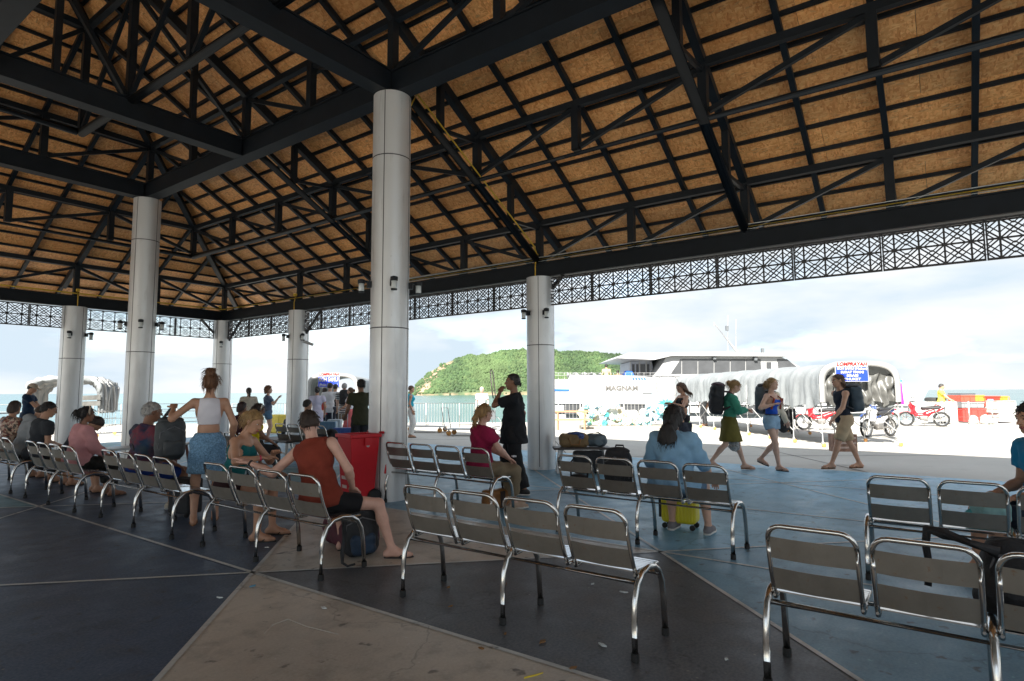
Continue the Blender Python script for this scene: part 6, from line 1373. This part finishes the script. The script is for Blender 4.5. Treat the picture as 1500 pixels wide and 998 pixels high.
# ---- second row
def red_extra(t, j):
    q = MB(); c = j['arms'][1][2] + Vector((-.02, .07, .03)); q.box(tuple(c), (.05, .05, .02)); q.build('phone', mat('pale_phone', (.6, .6, .65), .4), t)
    P = j['P']; q = MB(); q.tube([P(.083*math.sin(R(a)), -.03, .04+.088*math.cos(R(a))) for a in range(-90, 91, 20)], .008, 6); q.build('sunglasses_on_head', mat('amber', (.25, .15, .06), .3), t, True)
person('seated woman in magenta blouse and khaki trousers at the end of the bench', (6.00, 4.80, 0), -30, 1.66, 'sit', lean=.05, head=(.15, .15), hands=((.0, .34, .66), (.10, .36, .64)), poles=((-.9, -.3, -.3), (.9, -.4, -.3)), feet=((-.08, .46, .085), (.08, .42, .085)), fat=1.12, fem=True, skin='pink', hair=('pony', H_BLD), clothes=[('pants', C('khaki', (.22, .17, .11)), dict(leg=1.75, loose=.022, wr=.007)), ('top', C('magenta', (.26, .012, .055), .2, 12), dict(sleeve=.62, hem=-.15, loose=.028, wr=.008))], shoes='sneaker', shoem=C('tan_shoe', (.45, .33, .25)), res=.015, extra=red_extra)
def horn(t, j):
    w = j['arms'][0][2]; q = MB(); a = w + Vector((.03, .06, .0)); q.tube([a + Vector((.04, .02, -.14)), a + Vector((0, .03, .05)), a + Vector((-.05, .05, .30)), a + Vector((-.07, .07, .33)), a + Vector((-.10, .08, .30)), a + Vector((-.06, .06, .02)), a + Vector((-.01, .05, -.10))], .010, 7); q.build('bent_tube', mat('pale_metal_tube', (.72, .66, .56), .3, .3), t, True)
    q = MB(); q.tube([j['P'](0, -.10, .0), j['P'](0, -.125, -.03), j['P'](.0, -.115, -.075)], [.014, .016, .008], 7); q.build('pigtail', hairm(H_BLK), t, True)
person('standing man in loose black clothes holding a bent pale tube to his mouth', tuple(gp(753, 724)), 118, 1.72, head=(.15, .05), hands=((.0, .20, 1.50), (.25, .06, .98)), poles=((-.8, .3, -1), (.6, -1, -.2)), feet=((-.08, -.16, .085), (.08, .10, .085)), skin='brown', hair=('thin', (.03, .028, .026)), fat=1.02, clothes=[('pants', C('black_pants', (.02, .02, .022)), dict(leg=1.95, loose=.024, flare=.02)), ('top', C('black_tee', (.014, .015, .018)), dict(sleeve=.72, hem=-.20, loose=.030, drape=.05, wr=.008))], shoes='sneaker', shoem=SOLE, res=.015, extra=horn, curl=1.2)
person('seated woman in light blue denim shirt with very long black hair', (5.98, 2.26, 0), 2, 1.66, 'sit', lean=.06, head=(.05, .1), hands=((-.30, .30, .62), (.30, .30, .60)), feet=((-.17, .42, .085), (.22, .40, .085)), fat=1.5, fem=True, skin='fair', hair=('long', H_BLK, .66), clothes=[('shorts', C('denim_shorts', (.10, .17, .26)), dict(leg=.75, loose=.02)), ('top', C('denim', (.24, .42, .60), .10, 8), dict(sleeve=1.15, hem=-.12, loose=.024, wr=.009))], shoes='sneaker', shoem=C('grey_shoe', (.20, .19, .20)), res=.016)
person('seated man in bright blue t-shirt in profile', (6.30, -.66, 0), 112, 1.76, 'sit', lean=.10, head=(.25, .12), fat=1.15, skin='tan', hair=('short', H_BLK), clothes=[('shorts', C('navy_shorts', (.02, .03, .05)), dict(leg=.9)), ('top', C('azure', (.01, .21, .42), .06), dict(sleeve=.6, hem=-.1, loose=.022, wr=.007))], shoes='sneaker', shoem=SOLE, res=.015)
t = bag('shoulder_bag', 'pale turquoise cloth bag beside the man in blue t-shirt', 'bag', (5.92, -.26, .46), 0, [el((0, 0, .12), (.10, .13, .13))], C('mint_cloth', (.30, .52, .52), .2, 12), [('fringe', 'blob', [el((-.02, .10, .06), (.05, .06, .05))], C('turquoise_fringe', (.10, .45, .50)))], wr=(.012, 30))
# ---- around the yellow t-shirt bench
def yband(t, j):
    P = j['P']; q = MB(); q.tube([P(.085*math.sin(R(a)), .0, .03+.092*math.cos(R(a))) for a in range(-100, 101, 20)], .012, 6); q.build('hairband', C('white_band', (.7, .68, .62)), t, True)
person('seated woman in bright yellow t-shirt with white hairband', (5.98, 10.0, 0), -25, 1.62, 'sit', lean=.12, head=(.1, .25), hands=((-.16, .34, .62), (.12, .36, .60)), fem=True, skin='brown', hair=('pony', H_DBR), clothes=[('pants', C('dark_pants', (.03, .03, .035)), dict(leg=1.7)), ('top', C('yellow', (.66, .50, .01), .05), dict(sleeve=.6, hem=-.12, loose=.024, wr=.007))], res=.018, extra=yband)
person('seated person with dark hair and maroon head scarf next to the yellow t-shirt', (6.5, 11.3, 0), 10, 1.62, 'sit', lean=.05, head=(0, .1), skin='brown', hair=('shag', (.03, .012, .014)), clothes=[('pants', C('dark_pants', (.03, .03, .035)), dict(leg=1.8)), ('top', C('plum', (.06, .02, .03)), dict(sleeve=1.6, hem=-.1))], res=.022)
person('seated dark-haired person in white shirt behind the man in rust tank top', (8.08, 11.35, 0), -5, 1.66, 'sit', lean=.0, head=(0, .05), skin='tan', hair=('short', H_BLK), clothes=[('pants', C('dark_pants', (.03, .03, .035)), dict(leg=1.8)), ('top', C('white', (.66, .67, .70), .04), dict(sleeve=.6, hem=-.1))], res=.022)
bag('shoulder_bag', 'black bag on the empty bench behind the bin', 'bag', (8.05, 10.45, .46), 0, [el((0, 0, .13), (.14, .17, .15))], NYB)
person('standing woman in beige blouse with long dark ponytail by the rail', tuple(gp(362, 650)), 70, 1.62, head=(0, .05), fem=True, skin='tan', hair=('pony', H_DBR), clothes=[('pants', C('black_pants', (.02, .02, .022)), dict(leg=1.9)), ('top', C('beige_blouse', (.50, .43, .34)), dict(sleeve=1.6, hem=-.10, loose=.03))], res=.022)
person('standing curly-haired woman in slate t-shirt and denim shorts raising one hand', tuple(gp(391, 648)), -38, 1.66, head=(0, 0), hands=((-.26, -.02, 1.02), (.12, .30, 1.34)), poles=((-1, -.6, 0), (.5, -.2, -1)), fem=True, skin='fair', hair=('curly', H_AUB), clothes=[('shorts', C('denim_blue', (.10, .19, .29)), dict(leg=.48, loose=.016)), ('top', C('slate_tee', (.11, .14, .20)), dict(sleeve=.7, hem=-.04, loose=.026))], shoes='flip', res=.02)
# ---- the queue at the left tunnel
QG = 'people queuing at the canopy tunnel'
person('queuing woman in lavender dress with a cream shoulder bag', tuple(gp(463, 650)), 60, 1.64, head=(-.2, 0), fem=True, skin='tan', hair=('lowbun', H_BLK), clothes=[('skirt', C('lavender', (.56, .53, .66), .04), dict(len=.50, flare=.05)), ('top', C('lavender', (.56, .53, .66), .04), dict(sleeve=.5, hem=-.05, loose=.02))], res=.024, group=QG)
p = gp(469, 649); bag('shoulder_bag', 'cream shoulder bag of the woman in lavender', 'bag', (p.x, p.y, .86), YAW, [el((0, 0, 0), (.06, .14, .13))], C('cream_bag', (.62, .52, .40)), [('strap', 'tube', [(0, -.06, .1), (0, -.02, .45), (0, .06, .1)], .008, BRL)], res=.02)
person('queuing person in red t-shirt reaching for a suitcase handle', tuple(gp(474, 642)), 40, 1.62, head=(0, .1), hands=((.1, .35, .9), None), skin='fair', hair=('short', H_DBR), clothes=[('pants', C('dark_pants', (.03, .03, .035)), dict(leg=1.9)), ('top', C('red_tee', (.55, .02, .03)), dict(sleeve=.6, hem=-.12))], res=.026, group=QG)
person('queuing dark-haired man in white t-shirt', tuple(gp(482, 642)), 40, 1.78, head=(0, 0), hands=(None, (.22, .28, .95)), skin='fair', hair=('short', H_BLK), clothes=[('shorts', C('dark_shorts', (.03, .035, .05)), dict(leg=.9)), ('top', C('white', (.66, .67, .70), .04), dict(sleeve=.6, hem=-.13))], res=.026, group=QG)
person('queuing man in black t-shirt deep in the tunnel mouth', tuple(gp(490, 637)), 40, 1.76, skin='tan', hair=('short', H_BLK), clothes=[('pants', C('dark_pants', (.03, .03, .035)), dict(leg=1.9)), ('top', C('black_tee', (.014, .015, .018)), dict(sleeve=.6, hem=-.13))], res=.028, group=QG)
m_st, tt_, bb_ = newmat('cloth_striped'); wv_ = tt_.nodes.new('ShaderNodeTexWave'); wv_.bands_direction = 'Z'; wv_.inputs['Scale'].default_value = 5.5; tt_.links.new(coords(tt_), wv_.inputs['Vector']); tt_.links.new(ramp2(tt_, wv_.outputs['Fac'], .45, .55, (.02, .02, .025, 1), (.66, .65, .62, 1)), bb_.inputs['Base Color']); bb_.inputs['Roughness'].default_value = .85
st_ = {}
def grab(t, j): st_.update(j)
ps = person('queuing grey-haired man in black and white striped shirt', tuple(gp(503, 643)), 55, 1.76, hands=((-.2, .3, .95), None), skin='fair', hair=('short', H_GRY), clothes=[('shorts', C('khaki', (.22, .17, .11)), dict(leg=.9)), ('top', m_st, dict(sleeve=.6, hem=-.13, loose=.025))], res=.024, group=QG, extra=grab)
bpack(ps, st_['chest'] - st_['fwt']*.20, (st_['u'], st_['rt'], st_['fwt']), .46, .32, .18, NYB, NYB, 3, label='black backpack worn by the man in striped shirt')
person('queuing woman in white top and coral skirt', tuple(gp(512, 645)), 120, 1.62, hands=((-.25, .25, .95), None), fem=True, skin='tan', hair=('lowbun', H_BRN), clothes=[('skirt', C('coral', (.60, .13, .13)), dict(len=.55, flare=.03)), ('top', C('white', (.66, .67, .70), .04), dict(sleeve=0, hem=.0))], res=.026, group=QG)
person('standing dark-haired man in olive t-shirt beside the big column', tuple(gp(527, 678)), 70, 1.74, hands=((-.24, .24, 1.0), (.25, .2, .95)), skin='brown', hair=('short', H_BLK), fat=1.1, clothes=[('pants', C('dark_pants', (.03, .03, .035)), dict(leg=1.9)), ('top', C('olive', (.045, .045, .025)), dict(sleeve=.65, hem=-.15, loose=.026))], res=.018)
def suitcase(label, x, y, w, h, m, rz=YAW-math.pi/2):
    p = gp(x, y); t = thing('suitcase', label, 'suitcase', tuple(p), rz, 'suitcases of the queue'); q = MB(); q.box((0, 0, h/2+.05), (w, .25, h)); bevel(q.build('shell', m, t), .03, 3)
    q = MB(); q.tube([(-.09, .05, h+.04), (-.09, .05, h+.42), (.09, .05, h+.42), (.09, .05, h+.04)], .010, 6); q.build('pull_handle', GALV, t, True)
    for k_ in range(4): q = MB(); q.bar((-w*.33+k_*w*.22, -.128, .10), (-w*.33+k_*w*.22, -.128, h), .02, .012, (0, 1, 0)); q.build('rib', m, t)
    for sx in (-1, 1): q = MB(); q.lathe([(.012, -.012), (.03, -.01), (.03, .01), (.012, .012)], (sx*w*.36, -.06, .03), 10, (0, 1, 0)); q.build('wheel', RUBBER, t)
suitcase('steel blue hard-shell suitcase with its handle up', 480, 652, .50, .62, mat('steel_blue_shell', (.07, .16, .25), .35)); suitcase('pale grey suitcase next to the steel blue one', 490, 650, .40, .66, mat('silver_shell', (.42, .48, .52), .35)); suitcase('royal blue suitcase at the feet of the man in olive t-shirt', 503, 655, .55, .48, mat('royal_shell', (.02, .07, .28), .4))
bag('paper_bag', 'yellow shopping bag on the ground behind the curly-haired woman', 'bag', tuple(gp(408, 634)), 0, [bx((0, 0, .34), (.22, .30, .34), .03)], C('yellow_bag', (.66, .52, .10)), res=.03)
backpack('black rucksack on the ground by the rail behind the curly-haired woman', tuple(gp(421, 640)), 1, .6, .4, .26, NYB, seed=4, res=.026)
# ---- pier, right half
person('standing woman in black crop top and leggings looking down at her phone', tuple(gp(1003, 672)), 138, 1.66, head=(.1, .40), hands=((-.10, .32, 1.22), (.06, .34, 1.22)), poles=((-1, -.4, -.8), (1, -.4, -.8)), fem=True, skin='tan', hair=('long', H_BRN, .22), clothes=[('pants', C('black_legging', (.014, .014, .016)), dict(leg=1.9, loose=.006, waist=.06)), ('top', C('black_crop', (.014, .014, .016)), dict(sleeve=0, hem=.22, neck=.05, loose=.008, inset=.62))], shoes='sneaker', shoem=SOLE, res=.018, curl=.9)
person('dark-haired person seated low beside the denim-shirt woman', tuple(gp(1000, 700)), 60, 1.50, 'sit', seat=.40, head=(0, .2), skin='tan', hair=('shag', H_DBR), clothes=[('pants', C('dark_pants', (.03, .03, .035)), dict(leg=1.7)), ('top', C('dark_top', (.03, .035, .05)), dict(sleeve=.6, hem=-.1))], res=.022)
WG = 'travellers walking past the pavilion'
j_ = {}
def grab2(t, j): j_.clear(); j_.update(j)
pg = person('walking woman in green cardigan and olive skirt looking down at her phone', tuple(gp(1071, 689)), -66, 1.68, 'stand', lean=.10, head=(.0, .40), hands=((-.05, .30, 1.12), (.06, .31, 1.14)), poles=((-1, -.5, -.7), (1, -.5, -.7)), feet=((-.07, .26, .085), (.07, -.36, .17)), fem=True, skin='fair', hair=('lowbun', H_BLD), clothes=[('skirt', C('olive_skirt', (.13, .11, .025)), dict(len=.38, flare=.07)), ('top', C('green_cardigan', (.05, .25, .17)), dict(sleeve=1.85, hem=.05, loose=.022, wr=.008))], shoes='sandal', shoem=mat('tan_sandal', (.25, .12, .05), .6), res=.017, extra=grab2, group=WG)

bpack(pg, j_['chest'] - j_['fwt']*.25 + j_['u']*.04, (j_['u'], j_['rt'], j_['fwt']), .58, .32, .23, NYB, mat('dark_plum_nylon', (.05, .02, .03), .6), 7, label='tall black hiking backpack worn by the woman in green cardigan')
def green_extra(p, D): pass
q = MB(); pp = gp(1078, 689); Rg = Matrix.Rotation(R(-66)-math.pi/2, 3, 'Z')
t = thing('tied_shirt', 'checked grey shirt hanging from the pack of the woman in green cardigan', 'shirt', tuple(pp)); b_ = blob_obj('cloth', [rc((.0, .0, .90), (.03, .02, .45), .05, .10), rc((.05, 0, .85), (.10, .03, .40), .03, .05)], C('checked_grey', (.32, .31, .30), .7, 40), t, res=.016, wr=(.014, 45))
pb = person('walking woman in royal blue top, denim shorts and cream open shirt', tuple(gp(1133, 688)), -112, 1.70, lean=.06, head=(.15, .0), hands=((-.22, .16, .92), (.16, .18, 1.24)), poles=((-.8, -.8, -.2), (.9, -.5, -.7)), feet=((-.06, -.30, .18), (.06, .16, .085)), fem=True, skin='fair', hair=('lowbun', H_BLD), clothes=[('shorts', C('light_denim', (.26, .40, .54), .12, 10), dict(leg=.34, loose=.016, waist=.12)), ('top', C('royal_blue', (.01, .07, .42)), dict(sleeve=0, hem=.08, neck=.09, loose=.008, inset=.55)), ], shoes='sandal', res=.016, extra=grab2, group=WG)
def sleeve_shirt(t, j):
    pr = []
    for (a, e, w) in j['arms'][:1]: pr += [rc(a, e, .062, .056), rc(e, w, .056, .05)]
    pr += [rc(j['sh'][0] - j['fwt']*.03, j['pel'] - j['rt']*.15 - j['fwt']*.03, .065, .07), ]
    blob_obj('open_shirt', pr, C('cream_shirt', (.66, .60, .48), .05), t, res=.015, k=.03, infl=.004, wr=(.008, 30))
    q = MB()
    for e_ in (-1, 1): q.tube([j['sh'][0 if e_ < 0 else 1]*.7 + j['nb']*.3 + j['u']*.02, j['chest'] + j['rt']*e_*.11 + j['fwt']*.13 + j['u']*.06, j['chest'] + j['rt']*e_*.14 + j['fwt']*.09 - j['u']*.14], .02, 7)
    q.build('red_strap', C('brick_strap', (.32, .07, .04)), t, True)
    q = MB(); q.tube([j['pel'] + j['u']*.115 + (j['rt']*math.cos(R(a))*.142 + j['fwt']*math.sin(R(a))*.118) for a in range(0, 360, 20)], .012, 6, True); q.build('belt', SEATB, t, True)
sleeve_shirt(pb, j_)
bpack(pb, j_['chest'] - j_['fwt']*.24 - j_['rt']*.10 + j_['u']*.02, (j_['u'], j_['rt'], j_['fwt']), .56, .33, .21, mat('slate_grey_nylon', (.08, .095, .115), .65), NYB, 8, label='slate grey hiking backpack worn by the woman in royal blue top')
pp = gp(1150, 680); bag('drawstring_bag', 'black drawstring bag carried by the woman in royal blue top', 'bag', (pp.x, pp.y, .62), -1, [el((0, 0, .20), (.13, .10, .19)), el((0, 0, .40), (.06, .05, .12))], NYB, [('cord', 'tube', [(0, 0, .45), (.02, .02, .72)], .012, C('red_cord', (.3, .04, .05)))], res=.015)
pt = person('walking man in navy tank top and khaki shorts with wavy brown hair', tuple(gp(1240, 689)), 128, 1.76, lean=.10, head=(.05, .0), hands=((-.24, .34, .98), (.26, -.10, .95)), poles=((-.5, -1, -.3), (.5, -1, 0)), feet=((-.07, .34, .085), (.07, -.30, .12)), skin='tan', hair=('shag', H_BRN), clothes=[('shorts', C('khaki_shorts', (.44, .32, .20), .06), dict(leg=.92, loose=.022, flare=.012, wr=.006)), ('top', C('navy_tank', (.016, .022, .035)), dict(sleeve=0, hem=-.06, loose=.014, inset=.72))], shoes='flip', shoem=mat('brown_sandal', (.12, .06, .03), .6), res=.016, extra=grab2, group=WG)
bpack(pt, j_['chest'] - j_['fwt']*.23 - j_['u']*.02, (j_['u'], j_['rt'], j_['fwt']), .50, .36, .24, mat('petrol_nylon', (.018, .035, .05), .6, 0, .2, 8), NYB, 9, label='dark petrol blue backpack worn by the man in navy tank top')
pp = gp(1238, 684); tb2 = thing('carton', 'brown printed carton carried low by the man in navy tank top', 'carton', (pp.x+.25, pp.y+.05, .28), R(-60)); q = MB(); q.box((0, 0, .17), (.46, .22, .34)); q.build('box', mat('carton_brown', (.30, .17, .12), .8, 0, .5, 9), tb2)
for z_ in (.08, .17, .27): q = MB(); q.box((0, -.112, z_), (.42, .004, .035)); q.box((0, .112, z_), (.42, .004, .035)); q.build('print_band', mat('carton_band', (.55, .42, .36), .8, 0, .3, 20), tb2)
q = MB(); q.tube([(-.12, 0, .34), (-.10, 0, .48), (.10, 0, .48), (.12, 0, .34)], .010, 6); q.build('handle', mat('carton_band', (.55, .42, .36)), tb2)
person('standing man in yellow shirt and blue trousers behind the quay rail', tuple(qd(rr_(1380, 26.9), 26.9)), -95, 1.72, head=(.3, .2), hands=((-.1, .36, 1.05), (.3, .4, 1.0)), skin='tan', hair=('short', (.03, .028, .026)), fat=1.1, clothes=[('pants', C('blue_pants', (.03, .10, .28)), dict(leg=1.9)), ('top', C('pale_yellow', (.72, .58, .08), .05), dict(sleeve=.6, hem=-.13, loose=.025))], shoes='sneaker', shoem=SOLE, res=.028)
person('standing white-haired person in white shirt by the quay rail', tuple(qd(rr_(706, 24.6), 24.6)), 200, 1.66, head=(0, .1), skin='pink', hair=('short', (.55, .50, .42)), clothes=[('pants', C('beige_pants', (.45, .38, .30)), dict(leg=1.9)), ('top', C('white', (.66, .67, .70), .04), dict(sleeve=.6, hem=-.13, loose=.025))], res=.028)
person('standing person in turquoise top and white trousers half hidden by the big column', tuple(gp(601, 641)), -40, 1.68, head=(0, .1), fem=True, skin='tan', hair=('short', H_BRN), clothes=[('pants', C('white_pants', (.70, .69, .66), .04), dict(leg=1.95, loose=.03)), ('top', C('turquoise', (.02, .40, .55)), dict(sleeve=0, hem=.1))], res=.026)
person('person in grey trousers standing at the far end of the long tunnel', tuple(qd(rr_(1032, 25.8), 25.8)), 150, 1.70, skin='tan', hair=('short', H_BLK), clothes=[('pants', C('grey_pants', (.22, .23, .25)), dict(leg=1.95)), ('top', C('grey_tee', (.35, .36, .38)), dict(sleeve=.6, hem=-.13))], res=.03)
for x_, zoff, lab, tp in ((888.5, .0, 'person in tan top standing on the ferry deck', ('tan_top', (.45, .32, .2))), (905, -.35, 'person in pink top sitting low on the ferry deck', ('coral_top', (.5, .18, .14)))):
    r_, z_ = vp(x_, 556, 35.2); person(lab, tuple(qd(r_, 35.2, z_-.80+zoff)), 30, 1.66, skin='tan', hair=('short', H_BLK), clothes=[('pants', C('dark_pants', (.03, .03, .035)), dict(leg=1.9)), ('top', C(*tp), dict(sleeve=.5, hem=-.1))], res=.035, group='passengers on the ferry deck')
